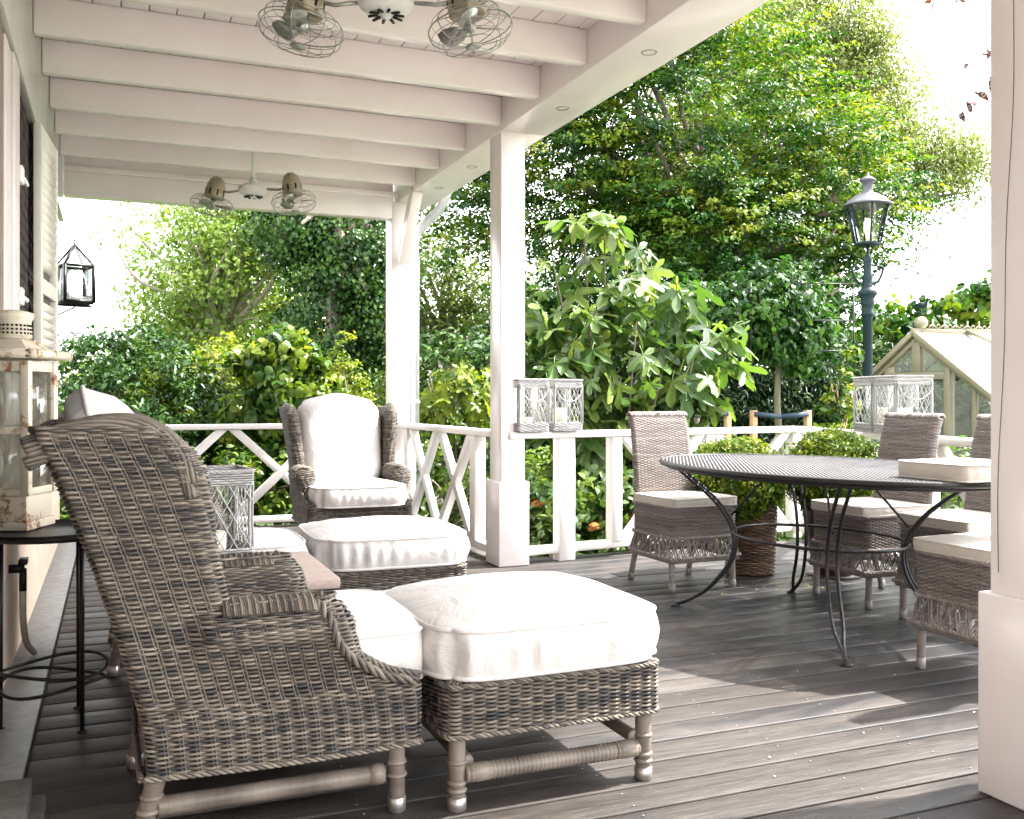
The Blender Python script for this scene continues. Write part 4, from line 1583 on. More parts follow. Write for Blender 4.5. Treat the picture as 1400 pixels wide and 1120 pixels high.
def clump_points(blobs, n_clumps, clump_r, per, rng, shell=.55, flat=.65, up=.7, shoots=0.0, spray=0.0):
    """blobs: [(centre xyz, radii xyz)]"""
    vol = np.array([r[0] * r[1] * r[2] for _, r in blobs]) ** .75
    ch = rng.choice(len(blobs), n_clumps, p=vol / vol.sum())
    C = np.array([b[0] for b in blobs])[ch]
    R = np.array([b[1] for b in blobs])[ch]
    d = rng.normal(size=(n_clumps, 3))
    d /= np.linalg.norm(d, axis=1, keepdims=True)
    rf = shell + (1 - shell) * rng.random(n_clumps) ** .7
    rf *= 1 + rng.normal(0, .07, n_clumps)
    cc = C + d * R * rf[:, None]
    cr = clump_r * rng.uniform(.6, 1.35, n_clumps)
    k = rng.poisson(per, n_clumps)
    idx = np.repeat(np.arange(n_clumps), k)
    off = rng.normal(size=(len(idx), 3))
    off /= np.maximum(1, np.linalg.norm(off, axis=1, keepdims=True) / 1.5)
    off[:, 2] *= flat
    if spray:
        dh = d * np.array((1, 1, .35))
        dh /= np.maximum(np.linalg.norm(dh, axis=1, keepdims=True), 1e-6)
        along = rng.uniform(-1.1, 1.3, len(idx))
        off = off * np.array((.62, .62, .45)) * (1.25 - .45 * along)[:, None] * .7 + dh[idx] * (along * spray)[:, None]
        off[:, 2] -= .10 * along ** 2
    pos = cc[idx] + off * cr[idx][:, None] * .62
    nr = d[idx] * .45 + off * .35 + rng.normal(size=(len(idx), 3)) * .55
    nr[:, 2] += up
    cv = rng.random(n_clumps)
    if shoots:
        cv = np.where(rng.random(n_clumps) < .28, .75 + .5 * rng.random(n_clumps), cv * .8)
    var = np.clip(cv[idx] * .72 + rng.random(len(idx)) * .30 + shoots * np.clip(off[:, 2] / flat, -.6, 1), 0, 1)
    return pos, nr, var, cc


def crown_mesh(name, mat, blobs, n_clumps, clump_r, per, size, seed, shell=.55, aspect=.55, droop=.3, flat=.65, up=.7, pts6=False, zmin=None, fold=.18, shoots=0.0, spray=0.0):
    rng = np.random.default_rng(seed)
    pos, nr, var, cc = clump_points(blobs, n_clumps, clump_r, per, rng, shell, flat, up, shoots, spray)
    if zmin is not None:
        kk = pos[:, 2] > zmin
        pos, nr, var = pos[kk], nr[kk], var[kk]
    sz = size * rng.uniform(.65, 1.25, len(pos))
    V, F, Q, nv = leaf_quads(pos, nr, sz, aspect, droop, rng, fold, pts6)
    mb = MB()
    mb.add(V, F, np.repeat(var, nv))
    if Q is not None:
        mb.F.append(Q)
    return mb.mesh(name, mat), cc


def limbs(mb, base, targets, r0, fork=.45, rng=None, wig=.12, rt=.012):
    base = np.array(base, float)
    for tg in targets:
        tg = np.array(tg, float)
        d = tg - base
        L = np.linalg.norm(d)
        m1 = base + d * .35 + rng.normal(size=3) * wig * L * .4
        m2 = base + d * .7 + rng.normal(size=3) * wig * L * .4
        m1[2] += .06 * L
        P_ = smooth_path([base, m1, m2, tg], 14)
        mb.tube(P_, np.linspace(r0, rt, len(P_)), 6)


def tree(name, label, cat, base, trunk_h, trunk_r, blobs, n_clumps, clump_r, per, size, mat, seed, group=None, nlimb=10, bark='bark', lean=(0, 0), twig=.012, **kw):
    """base: world xyz of the foot; blobs in world coordinates"""
    base = np.array(base, float)
    rng = np.random.default_rng(seed + 500)
    t = thing(name, label, cat, tuple(base), 0, group)
    lb = [(np.array(c) - base, r) for c, r in blobs]
    me, cc = crown_mesh('crown', mat, lb, n_clumps, clump_r, per, size, seed, **kw)
    put('crown', me, t)
    tm = MB()
    top = np.array((lean[0], lean[1], trunk_h))
    P_ = smooth_path([(0, 0, -.05), (lean[0] * .2 + rng.normal(0, .04), lean[1] * .2, trunk_h * .4), (lean[0] * .6, lean[1] * .6 + rng.normal(0, .05), trunk_h * .75), top], 16)
    tm.tube(P_, np.linspace(trunk_r * 1.15, trunk_r * .7, len(P_)), 10)
    if nlimb:
        sel = cc[rng.choice(len(cc), min(nlimb, len(cc)), replace=False)]
        sel = [s_ for s_ in sel if s_[2] > trunk_h * .5]
        limbs(tm, top, sel, trunk_r * .55, rng=rng, rt=twig)
    tm.build('trunk', bark, t, True)
    return t


# ------------------------------------------------------------------ garden trees
GZ = -.45


def B(l, d, z, rx, ry=None, rz=None):
    return (site(l, d, z), (rx, ry or rx, rz or rx))


tree('beech_tree', 'big bright green broadleaf tree rising behind the fig and terrace', 'tree', site(3.6, 17, GZ), 3.2, .20,
     [B(3.0, 17, 5.9, 2.9, 2.5, 2.2), B(5.4, 17, 4.6, 1.75, 1.8, 1.5), B(1.0, 17, 4.9, 1.9, 2.0, 1.7), B(3.6, 16.6, 3.9, 2.8, 2, .9), B(-.7, 17, 4.5, 1.1, 1.2, 1.0), B(1.6, 17, 7.4, 1.6, 1.6, 1.0)],
     2500, .44, 52, .090, 'l_beech', 101, 'trees beyond the terrace', 46, flat=.5, up=1.15, shoots=.16, spray=1.5)
tree('birch_tree', 'pale airy tree with fine leaves at the top right, behind the big tree', 'tree', site(9.2, 28, GZ), 7, .25,
     [B(7.6, 28, 11.6, 3.0, 2.5, 2.6), B(9.8, 28, 9.2, 2.6, 2.4, 2.2), B(12.3, 28, 7.8, 1.9, 1.7, 1.3), B(6.2, 28, 9.5, 2.5, 2.2, 2.4), B(9.6, 28, 11.2, 1.8, 1.6, 1.4)],
     2000, .60, 40, .150, 'l_birch', 102, 'trees beyond the terrace', 40, 'bark_mid', shell=.2, aspect=.42, droop=1.0, flat=.9)
tree('airy_tree', 'pale light-leaved tree with bare twigs at the far left end', 'tree', site(-4.6, 15.5, GZ), 2.6, .11,
     [B(-4.5, 15.5, 3.6, 1.6, 1.6, 1.3), B(-3.4, 15, 3.9, 1.1, 1.1, .9), B(-5.2, 15.5, 2.5, 1.0, 1.0, .9)],
     760, .36, 26, .10, 'l_pale', 103, 'trees beyond the terrace', 44, 'bark_pale', shell=.15, droop=.6, twig=.008)
tree('ivy_tree', 'dark ivy-clad tree trunk behind the far wing chair', 'tree', site(-2.35, 13.2, GZ), 4.2, .16,
     [B(-2.55, 13.2, 2.2, .62, .7, 1.6), B(-2.05, 13.3, 3.0, .75, .8, .9), B(-2.9, 13.2, 3.5, .6, .7, .7), B(-1.75, 13.2, 2.2, .45, .6, .8), B(-2.2, 13.2, 1.0, .8, .8, .8)],
     1000, .22, 44, .062, 'l_ivy', 104, 'trees beyond the terrace', 26, 'bark_pale', shell=.6, aspect=.85, droop=.9, up=.2)
tree('lime_tree', 'light yellow-green tree filling the background behind the ivy mound', 'tree', site(-5.4, 19.5, GZ), 1.6, .13,
     [B(-5.4, 19.5, 2.4, 1.6, 1.2, 1.1), B(-3.6, 19.5, 2.6, 1.5, 1.2, 1.3), B(-6.9, 19.8, 1.7, 1.1, 1.0, .9)],
     560, .36, 34, .12, 'l_gold', 107, 'trees beyond the terrace', 20, 'bark_mid', shell=.4)
tree('maple_tree', 'light green tree showing between the corner post and middle post', 'tree', site(-1.4, 21, GZ), 2.5, .15,
     [B(-1.7, 21, 3.6, 1.3, 1.3, 1.4), B(-.2, 21, 2.9, 1.2, 1.2, 1.1), B(-2.8, 22, 2.6, 1.1, 1.1, 1.1)],
     360, .42, 30, .13, 'l_far', 105, 'trees beyond the terrace', 24, 'bark_mid', shell=.4)

tree('hornbeam_tree', 'dense dark green tree filling the gap behind the fig', 'tree', site(.9, 15.2, GZ), 1.6, .12,
     [B(.5, 15.2, 1.9, 1.0, .9, 1.2), B(1.7, 15.0, 2.3, 1.2, .9, 1.1), B(3.0, 15.2, 2.6, 1.3, .9, .9), B(4.6, 15.4, 2.6, 1.0, .9, .9)],
     620, .34, 40, .11, 'l_hornbeam', 106, 'trees beyond the terrace', 24, flat=.55, up=1.1, spray=1.4)
# far line of trees closing the garden
rngb = np.random.default_rng(77)
blobs = []
for l in np.arange(-24, 26, 2.4):
    hgt = rngb.uniform(2.0, 3.4) if l < -6 else rngb.uniform(2.4, 4.2)
    blobs.append(B(l + rngb.uniform(-.6, .6), 36 + rngb.uniform(-2, 3), hgt * .45, 2.2, 1.6, hgt * .62))
me, _ = crown_mesh('treeline', 'l_far', blobs, 1500, .75, 26, .30, 78, shell=.6, zmin=-.5)
tag(put('treeline', me), 'hazy line of trees closing off the far garden', None, None, 'stuff')


def shrub(name, label, base, blobs, n, cr, per, size, mat, seed, cat='shrub', group='shrubs around the deck', **kw):
    return tree(name, label, cat, base, .45, .022, blobs, n, cr, per, size, mat, seed, group, 14, 'bark_mid', twig=.005, **kw)


shrub('dark_shrub', 'dark leafy shrub under the black glass lantern at the far left', site(-3.75, 9.9, GZ),
      [B(-3.75, 9.9, .95, .70, .7, .95), B(-4.15, 9.8, 1.35, .40, .5, .55), B(-3.3, 10, .9, .45, .5, .8)], 300, .17, 30, .075, 'l_ivy', 111, shell=.5, droop=.6)
shrub('sunlit_shrub', 'yellow-green sunlit shrub between the dark shrub and the ivy mound', site(-3.25, 10.6, GZ),
      [B(-3.25, 10.6, .9, .62, .6, .95), B(-2.9, 10.9, 1.0, .5, .5, .8)], 240, .17, 24, .085, 'l_gold', 110, pts6=True, droop=.6)
shrub('ivy_mound', 'rounded ivy mound with bright leaves behind the far railing', site(-2.38, 9.75, GZ),
      [B(-2.38, 9.75, .85, .56, .5, .98), B(-2.15, 9.7, .9, .42, .45, .75)], 340, .13, 20, .090, 'l_ivyb', 112, shell=.75, aspect=.95, droop=1.0, up=.25, pts6=True)
shrub('golden_shrub', 'small upright yellow-green shrub beside the ivy mound', site(-1.85, 10.8, GZ),
      [B(-1.87, 10.8, 1.0, .20, .2, .85), B(-1.70, 10.8, .7, .22, .22, .6)], 110, .10, 26, .055, 'l_gold', 113)
shrub('laurel_shrub', 'dark green shrub behind the right wing of the far chair', site(-1.45, 11.6, GZ),
      [B(-1.45, 11.6, .8, .50, .5, .9), B(-1.0, 12, .6, .5, .5, .9)], 190, .18, 30, .07, 'l_shrub', 114)
shrub('dark_laurel', 'dark glossy shrub between the corner post and middle post', site(-.6, 11.4, GZ),
      [B(-.65, 11.4, 1.15, .62, .5, .8), B(-.05, 11.2, 1.2, .5, .5, .75)], 200, .18, 24, .10, 'l_ivy', 115, pts6=True, aspect=.45)
shrub('privet_hedge', 'low green hedge growing behind the crossed far railing', site(-2.6, 9.1, GZ),
      [B(l_, 9.05 + .25 * (l_ + 2.5), .05, .36, .28, .62) for l_ in np.arange(-4.6, -.3, .42)], 560, .14, 22, .075, 'l_ivyb', 116, pts6=True, shell=.6, droop=.7, aspect=.6)
rose_bush = shrub('rose_bush', 'leafy rose bush with white blooms behind the side railing', site(-.55, 8.75, GZ),
      [B(-.75, 8.9, .15, .36, .3, .62), B(-.25, 8.2, .05, .34, .3, .55), B(.05, 7.6, -.05, .3, .25, .45)], 210, .13, 20, .06, 'l_shrub', 117, pts6=True)
hydrangea = shrub('hydrangea', 'lush green shrub with rusty faded blooms below the wicker rail lanterns', site(.75, 7.75, GZ),
      [B(.35, 7.55, -.02, .36, .3, .62), B(.85, 7.8, -.08, .42, .34, .62), B(1.3, 8.1, .0, .36, .3, .6)], 230, .15, 17, .095, 'l_fig', 118, pts6=True, aspect=.6)
shrub('variegated_shrub', 'pale cream-green shrub behind the terrace railing posts', site(.9, 8.9, GZ),
      [B(.25, 8.75, .2, .5, .35, .55), B(1.0, 9.0, .2, .5, .35, .5)], 220, .15, 22, .06, 'l_pale', 119)
shrub('garden_hedge', 'mixed green shrubs behind the dining chairs and boxwood', site(3.2, 9.4, GZ),
      [B(l_, 9.3 - .18 * (l_ - 2), .1, .42, .36, .62) for l_ in np.arange(1.7, 5.6, .5)], 520, .17, 20, .075, 'l_fig', 120, pts6=True)
shrub('vine_hedge', 'broad-leaved green climber mass above the greenhouse roof', site(8.4, 17.5, GZ),
      [B(7.2, 17.5, 2.0, 1.0, .8, .8), B(8.4, 17.5, 2.3, 1.0, .8, 1.0), B(9.6, 17.5, 2.5, 1.2, .8, 1.1), B(6.3, 17.5, 1.6, .8, .8, .8), B(8.5, 17.8, .8, 2.2, .8, 1.3)],
      520, .30, 22, .17, 'l_beech', 121, pts6=True, aspect=.85, droop=.8, up=.35)
shrub('yew_hedge', 'very dark evergreen hedge behind the staked young trees', site(3.6, 14.5, GZ),
      [B(l_, 14.5, .75, .75, .6, 1.25) for l_ in np.arange(.1, 6.8, .75)], 1500, .26, 36, .11, 'l_dark', 122, shell=.35, aspect=.3, droop=.9)

# staked pleached trees
for k, (l_, d_, lab, bl) in enumerate((
        (2.98, 10.9, 'young pleached tree with dense square crown beside the lamp post',
         [B(2.95, 10.9, 2.05, .62, .34, .55), B(3.25, 10.9, 1.75, .48, .32, .42), B(2.62, 10.9, 2.0, .38, .3, .42)]),
        (2.18, 11.3, 'young staked tree with leafy crown behind the fig', [B(2.1, 11.3, 2.0, .55, .35, .45), B(1.7, 11.3, 1.9, .4, .3, .4)]))):
    t = tree('young_tree', lab, 'tree', site(l_, d_, GZ), 1.9, .042, bl, 330 if k == 0 else 200, .15, 24, .085, 'l_hornbeam', 130 + k, 'staked young trees', 10, 'bark_mid', pts6=True, shell=.6, droop=.8, up=.4)
    # stakes with straps
    s0, s1 = (-.30, .30)
    spos = []
    for sgn in (s0, s1):
        p = site(l_ + sgn, d_ - .1, 0)
        stake_ = thing('tree_stake', ('pale wooden stake ' + ('left of' if sgn < 0 else 'right of') + (' the young tree near the lamp post' if k == 0 else ' the young tree behind the fig')), 'stake', (p[0], p[1], GZ), 0, 'wooden tree stakes')
        MB().box(-.032, .032, -.032, .032, 0, 1.42).build('stake_post', 'wood', stake_, bevel=.004)
        spos.append(p)
    sm = MB()
    c = site(l_, d_ - .14, 0)
    for p in spos:
        a_ = np.array((p[0], p[1], .93)) + (site(0, -.04, 0))
        b_ = np.array((c[0], c[1], .90))
        sm.beam(a_, b_, .006, .055)
    o = sm.build('tree_strap', 'strap')
    tag(o, 'dark blue strap tying ' + ('the young tree near the lamp post' if k == 0 else 'the young tree behind the fig') + ' to its stakes', 'strap', 'tree straps')

# trellis bars by the pleached tree
tr = MB()
for z in (1.62, 1.95, 2.35):
    tr.beam(site(3.05, 10.6, z), site(3.75, 10.6, z), .012, .012)
for l_ in (2.6, 3.72):
    tr.beam(site(l_, 10.6, 1.3), site(l_, 10.6, 2.36), .012, .012)
tag(tr.build('trellis', 'iron'), 'thin dark training frame in front of the pleached tree', 'trellis')

# climber on canes beside the lamp post
t = thing('climbing_plant', 'slender climbing plant on leaning canes beside the right-hand lanterns', 'plant', site(3.36, 9.9, GZ))
b0 = site(3.36, 9.9, GZ)
me, _ = crown_mesh('leaves', 'l_ivyb', [(site(3.4, 9.9, 1.0) - b0, (.16, .12, .65)), (site(3.25, 9.9, .8) - b0, (.16, .12, .4))], 60, .09, 12, .085, 140, pts6=True)
put('leaves', me, t)
cm = MB()
for dx in (-.25, -.1, .12, .22):
    cm.tube([site(3.36 + dx, 9.9, GZ) - b0, site(3.36 - dx * .5, 9.9, 1.25) - b0], .008, 6)
cm.build('canes', 'wood', t, True)


# ------------------------------------------------------------------ fig with large separate leaves
def lobed_leaf(nl, deep, seed, w=1.0):
    r = random.Random(seed)
    pts = [(0, 0, 0)]
    out = []
    angs = np.linspace(-2.0, 2.0, nl)
    lens = [(.62, .85, 1.0, .85, .62), (.6, .8, 1.0, .8, .6)][0] if nl == 5 else (.75, 1.0, .75)
    prev = None
    seq = []
    for i, (a, L) in enumerate(zip(angs, lens)):
        L *= r.uniform(.9, 1.1)
        hw = .60 if nl == 5 else .38
        seq += [(a - hw * .52, L * .60), (a - hw * .42, L * .80), (a - hw * .17, L * .95), (a, L * 1.03), (a + hw * .17, L * .95), (a + hw * .42, L * .80), (a + hw * .52, L * .60)]
        if i < nl - 1:
            seq.append(((a + angs[i + 1]) / 2, deep * min(L, lens[i + 1])))
    V = [(0, 0, 0)]
    for a, rr in seq:
        x, y = rr * math.cos(a) * .62 + .0, rr * math.sin(a) * .62 * w
        V.append((x, y, .10 * math.cos(3 * a) * rr - .22 * rr * rr + r.uniform(-.03, .03)))
    F = [(0, i, i + 1) for i in range(1, len(V) - 1)]
    F.append((0, len(V) - 1, 1)) if False else None
    m = MB().add(V, [f for f in F if f], a=r.random())
    m.tube([(-.28, 0, .03), (-.1, 0, .04), (0, 0, .0)], .012, 4, a=.9, cap=False)
    return m


fig_me = [lobed_leaf(5, .44, s_).mesh('leaf', 'l_fig') for s_ in range(9)]
fb = site(1.02, 8.45, GZ)
fig = thing('fig_tree', 'bushy fig with large lobed pale green leaves behind the terrace railing', 'tree', tuple(fb))
rf_ = random.Random(5)
stems = MB()
tips = []
stem_ends = [(.18, 8.3, 1.95), (.35, 8.3, 2.25), (.62, 8.4, 2.52), (.80, 8.45, 2.58), (1.0, 8.5, 2.35), (1.2, 8.5, 2.15), (1.45, 8.55, 1.95), (1.7, 8.55, 1.75), (1.95, 8.6, 1.62), (.12, 8.35, 1.45), (1.55, 8.3, 1.45), (.65, 8.2, 1.75), (1.05, 8.2, 1.75), (.35, 8.1, 1.35), (1.25, 8.15, 1.3)]
rngf = np.random.default_rng(9)
for (l_, d_, z_) in stem_ends:
    e_ = site(l_, d_, z_) - fb
    st0 = site(1.02 + (l_ - 1.0) * .22, 8.45, .12) - fb
    mid = st0 + (e_ - st0) * .5 + np.array((0, 0, -.14)) + rngf.normal(size=3) * .05
    P_ = smooth_path([np.array((0, 0, .0)) + rngf.normal(size=3) * np.array((.05, .05, 0)), st0, mid, e_], 24)
    stems.tube(P_, np.linspace(.022, .007, len(P_)), 6)
    for f in np.linspace(.45, 1.0, 9):
        tips.append((P_[int(f * (len(P_) - 1))], f))
stems.build('stem', 'bark', fig, True)
cnt = 0
while cnt < 300:
    p, f = tips[rf_.randrange(len(tips))]
    if rf_.random() > .25 + .75 * f:
        continue
    o = put('leaf', fig_me[cnt % 9], fig)
    s_ = rf_.uniform(.30, .46)
    az = rf_.uniform(0, 2 * pi)
    rr = rf_.uniform(.06, .20)
    o.location = (p[0] + math.cos(az) * rr, p[1] + math.sin(az) * rr, p[2] + rf_.uniform(-.05, .13))
    o.rotation_euler = (rf_.gauss(0, .35), rf_.gauss(.62, .35), az + rf_.gauss(0, .4))
    o.scale = (s_, s_, s_)
    cnt += 1

fs_ = MB()
for k in range(260):
    p, f = tips[rf_.randrange(len(tips))]
    az = rf_.uniform(0, 2 * pi)
    rr = rf_.uniform(.03, .26)
    sc_ = rf_.uniform(.16, .30)
    mt = Matrix.Translation((p[0] + math.cos(az) * rr, p[1] + math.sin(az) * rr, p[2] + rf_.uniform(-.16, .10))) @ Matrix.Rotation(az, 4, 'Z') @ Matrix.Rotation(rf_.gauss(.7, .4), 4, 'Y') @ Matrix.Rotation(rf_.gauss(0, .4), 4, 'X') @ Matrix.Scale(sc_, 4)
    src = lobed_leaf(5, .44, 60 + k % 12)
    fs_.V += [xf(mt, v_) for v_ in src.V]
    fs_.A += src.A
    fs_.F += [f_ + fs_.n for f_ in src.F]
    fs_.n += src.n
tag(fs_.build('small_leaves', 'l_fig', fig), None, None, None, 'stuff')
gold_me = [lobed_leaf(5, .60, 40 + s_).mesh('leaf', 'l_gold') for s_ in range(6)]
gb = site(-.50, 9.75, GZ)
gm_ = thing('golden_maple', 'bright yellow-green broadleaf bush beside the middle post', 'shrub', tuple(gb))
sm = MB()
for k in range(10):
    e_ = site(-.5 + rf_.uniform(-.5, .45), 9.75 + rf_.uniform(-.3, .3), rf_.uniform(.7, 1.4)) - gb
    sm.tube(smooth_path([(0, 0, 0), e_ * .5 + np.array((0, 0, .15)), e_], 10), np.linspace(.016, .005, 11), 5)
sm.build('stem', 'bark_mid', gm_, True)
for k in range(210):
    o = put('leaf', gold_me[k % 6], gm_)
    a_, b_ = rf_.uniform(0, 2 * pi), math.acos(rf_.uniform(-.6, 1))
    r_ = rf_.uniform(.7, 1.0)
    p = site(-.47, 9.75, .95) - gb + np.array((math.cos(a_) * math.sin(b_) * .52, math.sin(a_) * math.sin(b_) * .5, math.cos(b_) * .52)) * r_
    o.location = tuple(p)
    o.rotation_euler = (rf_.gauss(0, .4), rf_.gauss(.7, .35), a_ + rf_.gauss(0, .5))
    s_ = rf_.uniform(.17, .27)
    o.scale = (s_,) * 3

# rose blooms and faded hydrangea heads
def bloom(parent, p, r, mat, seed):
    rng = np.random.default_rng(seed)
    n_ = 26
    d_ = rng.normal(size=(n_, 3))
    d_ /= np.linalg.norm(d_, axis=1, keepdims=True)
    d_[:, 2] = np.abs(d_[:, 2])
    V, F, Q, nv = leaf_quads(d_ * r * rng.uniform(.3, .9, n_)[:, None], d_ + rng.normal(size=(n_, 3)) * .3, r * 1.1, .9, 0, rng, .2, True)
    mb = MB().add(V, F, .5)
    mb.F.append(Q)
    o = mb.build('bloom', mat, parent)
    o.location = tuple(np.array(p) - np.array(parent.location))
    return o


for k, (l_, d_, z_, r_) in enumerate(((-.45, 8.05, -.02, .07), (-.62, 8.3, .22, .055), (-.50, 8.25, .50, .05), (-.36, 8.0, .12, .045))):
    bloom(rose_bush, site(l_, d_, z_), r_, 'petal', 200 + k)
for k in range(6):
    bloom(hydrangea, site((.2, .42, .62, .30, .95, .7)[k], 7.35, (.30, .22, .12, -.05, .2, -.15)[k]), .05, 'rust_flower', 220 + k)


# ------------------------------------------------------------------ potted boxwood balls
def boxball(label, loc, r, seed):
    me, _ = crown_mesh('crown', 'l_box', [((0, 0, 0), (r, r, r * .92))], 1000, .045, 24, .024, seed, shell=.82, aspect=.6, droop=0, up=.35)
    t = thing('boxwood_ball', label, 'shrub', loc, 0, 'clipped boxwood balls in containers')
    put('crown', me, t)
    MB().tube([(0, 0, -r - .05), (.01, 0, -r * .4), (0, .01, 0)], .02, 8).build('trunk', 'bark_mid', t, True)
    return t


bx, by = 3.72, 5.12
bsk = thing('willow_basket', 'round brown willow basket with loop handles under a boxwood ball', 'basket', (bx, by, 0))
b = MB()
for row, z in enumerate(np.arange(.012, .44, .0115)):
    rr = .145 + .018 * z / .44
    P_ = np.array([(rr * math.cos(a), rr * math.sin(a), z) for a in np.linspace(0, 2 * pi, 96, endpoint=False)])
    q = np.arange(96) * 2 * pi * rr / 96
    strand(b, P_, P_ * np.array((1, 1, 0)), .0062, q, 2 * pi * rr / 24, row % 2, .0055, 4, closed=True)
b.build('woven_body', 'wicker_b', bsk, True)
rm = MB()
braid(rm, [(.168 * math.cos(a), .168 * math.sin(a), .445) for a in np.linspace(0, 2 * pi, 40)], .008, .009, .12, 3, 5, .012)
rm.build('rim', 'wicker_b', bsk, True)
for a in (-2.3, .85):
    hm = MB()
    c_ = np.array((.165 * math.cos(a), .165 * math.sin(a), .44))
    tn = np.array((-math.sin(a), math.cos(a), 0))
    braid(hm, [c_ + tn * .055 * math.cos(f) + np.array((0, 0, .09 * math.sin(f))) for f in np.linspace(-.2, pi + .2, 18)], .005, .006, .06, 3, 5, .008)
    hm.build('handle', 'wicker_b', bsk, True)
MB().lathe([(0, .39), (.15, .38)], (0, 0, 0), 20).build('soil', 'soil', bsk, True)
MB().tube([(0, 0, .01), (0, 0, .38)], .135, 20).build('lining', 'lining', bsk)
boxball('bright green clipped boxwood ball in the brown willow basket', (bx - .09, by + .02, .585), .275, 150)
px_, py_ = 4.16, 4.86
pt = thing('plant_pot', 'tall dark glazed pot holding a boxwood ball behind the dining chair', 'pot', (px_, py_, 0))
MB().lathe([(0, 0), (.11, 0), (.115, .01), (.15, .15), (.175, .30), (.185, .40), (.20, .41), (.20, .44), (.185, .44), (.17, .41), (0, .40)], (0, 0, 0), 28).build('body', 'pot', pt, True)
MB().lathe([(0, 0), (.16, 0), (.17, .008), (.0, .009)], (0, 0, -.0005), 24).build('saucer', 'pot', pt, True)
boxball('clipped boxwood ball with golden tips in the dark glazed pot', (px_, py_, .64), .27, 151)

# ------------------------------------------------------------------ lamp post
lp = thing('lamp_post', 'dark green cast-iron lamp post with glass lantern head in the garden', 'lamp post', tuple(site(4.42, 12.1, GZ)))
MB().lathe([(0, 0), (.14, 0), (.14, .25), (.11, .30), (.10, .9), (.085, .95), (.085, 1.0), (.066, 1.05), (.056, 2.55), (.075, 2.58), (.085, 2.60), (.065, 2.63), (.075, 2.70), (.09, 2.74), (.075, 2.78),
            (.115, 2.84), (.12, 2.87), (.10, 2.90), (.06, 2.93), (.055, 3.02), (.065, 3.06), (.05, 3.10), (.05, 3.24), (.06, 3.28), (.045, 3.31), (.018, 3.33), (.018, 3.46), (0, 3.46)], (0, 0, 0), 20).build('column', 'lamp_green', lp, True)
for sg in (-1, 1):
    d2 = site(1, 0, 0) * sg
    P_ = [np.array((0, 0, 2.96)) + d2 * .04, np.array((0, 0, 3.0)) + d2 * .12, np.array((0, 0, 3.08)) + d2 * .17, np.array((0, 0, 3.17)) + d2 * .19, np.array((0, 0, 3.19)) + d2 * .14, np.array((0, 0, 3.14)) + d2 * .13]
    MB().tube(smooth_path(P_, 24), .017, 8).build('scroll_arm', 'lamp_green', lp, True)
hd = bpy.data.objects.new('lantern_head', None)
COL.objects.link(hd)
hd.parent = lp
hd.scale = (1.14, 1.14, 1.14)
hd.location = (0, 0, -.475)
MB().lathe([(0, 3.445), (.145, 3.445), (.15, 3.455), (.145, 3.475), (0, 3.475)], (0, 0, 0), 6).build('base_plate', 'lamp_green', hd)
gl = MB()
th = np.arange(7) * 2 * pi / 6
gl.grid(np.array([[(.140 * math.cos(a), .140 * math.sin(a), 3.476), (.222 * math.cos(a), .222 * math.sin(a), 3.87)] for a in th]))
gl.build('glass_pane', 'glass', hd)
for a in th[:-1]:
    MB().beam((.142 * math.cos(a), .142 * math.sin(a), 3.476), (.226 * math.cos(a), .226 * math.sin(a), 3.88), .016, .016).build('glazing_bar', 'lamp_green', hd)
MB().lathe([(.23, 3.872), (.262, 3.874), (.262, 3.89), (.235, 3.905), (.19, 3.95), (.11, 4.0), (.062, 4.02), (.055, 4.04), (.055, 4.13), (.085, 4.145), (.09, 4.158), (.06, 4.18), (.015, 4.205), (.012, 4.235), (0, 4.24)], (0, 0, 0), 24).build('hood', 'lamp_hood', hd, True)
MB().lathe([(0, 3.476), (.02, 3.476), (.02, 3.55), (.045, 3.60), (.045, 3.70), (.02, 3.74), (0, 3.745)], (0, 0, 0), 14).build('bulb', 'candle', hd, True)

# ------------------------------------------------------------------ greenhouse
gh = thing('greenhouse', 'putty-coloured timber greenhouse with glazed gable and ridge cresting', 'greenhouse', (9.95, 9.98, GZ))
HWd, EH, RH, LN = 1.32, 1.52, 2.42, 3.2
# gable facing -x
for yy in (-HWd, HWd):
    MB().box(-.05, .05, yy - .05, yy + .05, 0, EH).build('gable_bar', 'gh_frame', gh, bevel=.004)
    MB().box(LN - .1, LN, yy - .05, yy + .05, 0, EH).build('gable_bar', 'gh_frame', gh, bevel=.004)
for sg in (-1, 1):
    MB().beam((-.06, sg * (HWd + .12), EH - .08), (-.06, 0, RH + .01), .10, .07, up=(0, 0, 1)).build('gable_bar', 'gh_frame', gh, bevel=.004)
    MB().beam((-.02, sg * (HWd + .10), EH - .13), (-.02, 0, RH - .08), .06, .06, up=(0, 0, 1)).build('gable_bar', 'gh_frame', gh, bevel=.004)
MB().box(-.045, .045, -.07, .07, 1.86, RH - .06).build('gable_bar', 'gh_frame', gh, bevel=.004)
MB().box(-.046, .046, -.48, .48, 1.80, 1.90).build('gable_bar', 'gh_frame', gh, bevel=.004)
for yy in (-.52, .52):
    MB().box(-.045, .045, yy - .05, yy + .05, 0, 1.98).build('gable_bar', 'gh_frame', gh, bevel=.004)
for yy in (-.93, .93):
    MB().box(-.03, .03, yy - .03, yy + .03, .3, 1.72).build('gable_bar', 'gh_frame', gh, bevel=.004)
for z in (.28, .60):
    MB().box(-.03, .03, -HWd, HWd, z - .03, z + .03).build('gable_bar', 'gh_frame', gh, bevel=.004)
for k in range(5):
    xx = k * LN / 4
    for sg in (-1, 1):
        MB().beam((xx, sg * (HWd + .08), EH - .06), (xx, 0, RH), .035, .045).build('rafter', 'gh_frame', gh)
        MB().box(xx - .02, xx + .02, sg * HWd - .02, sg * HWd + .02, .3, EH).build('rafter', 'gh_frame', gh)
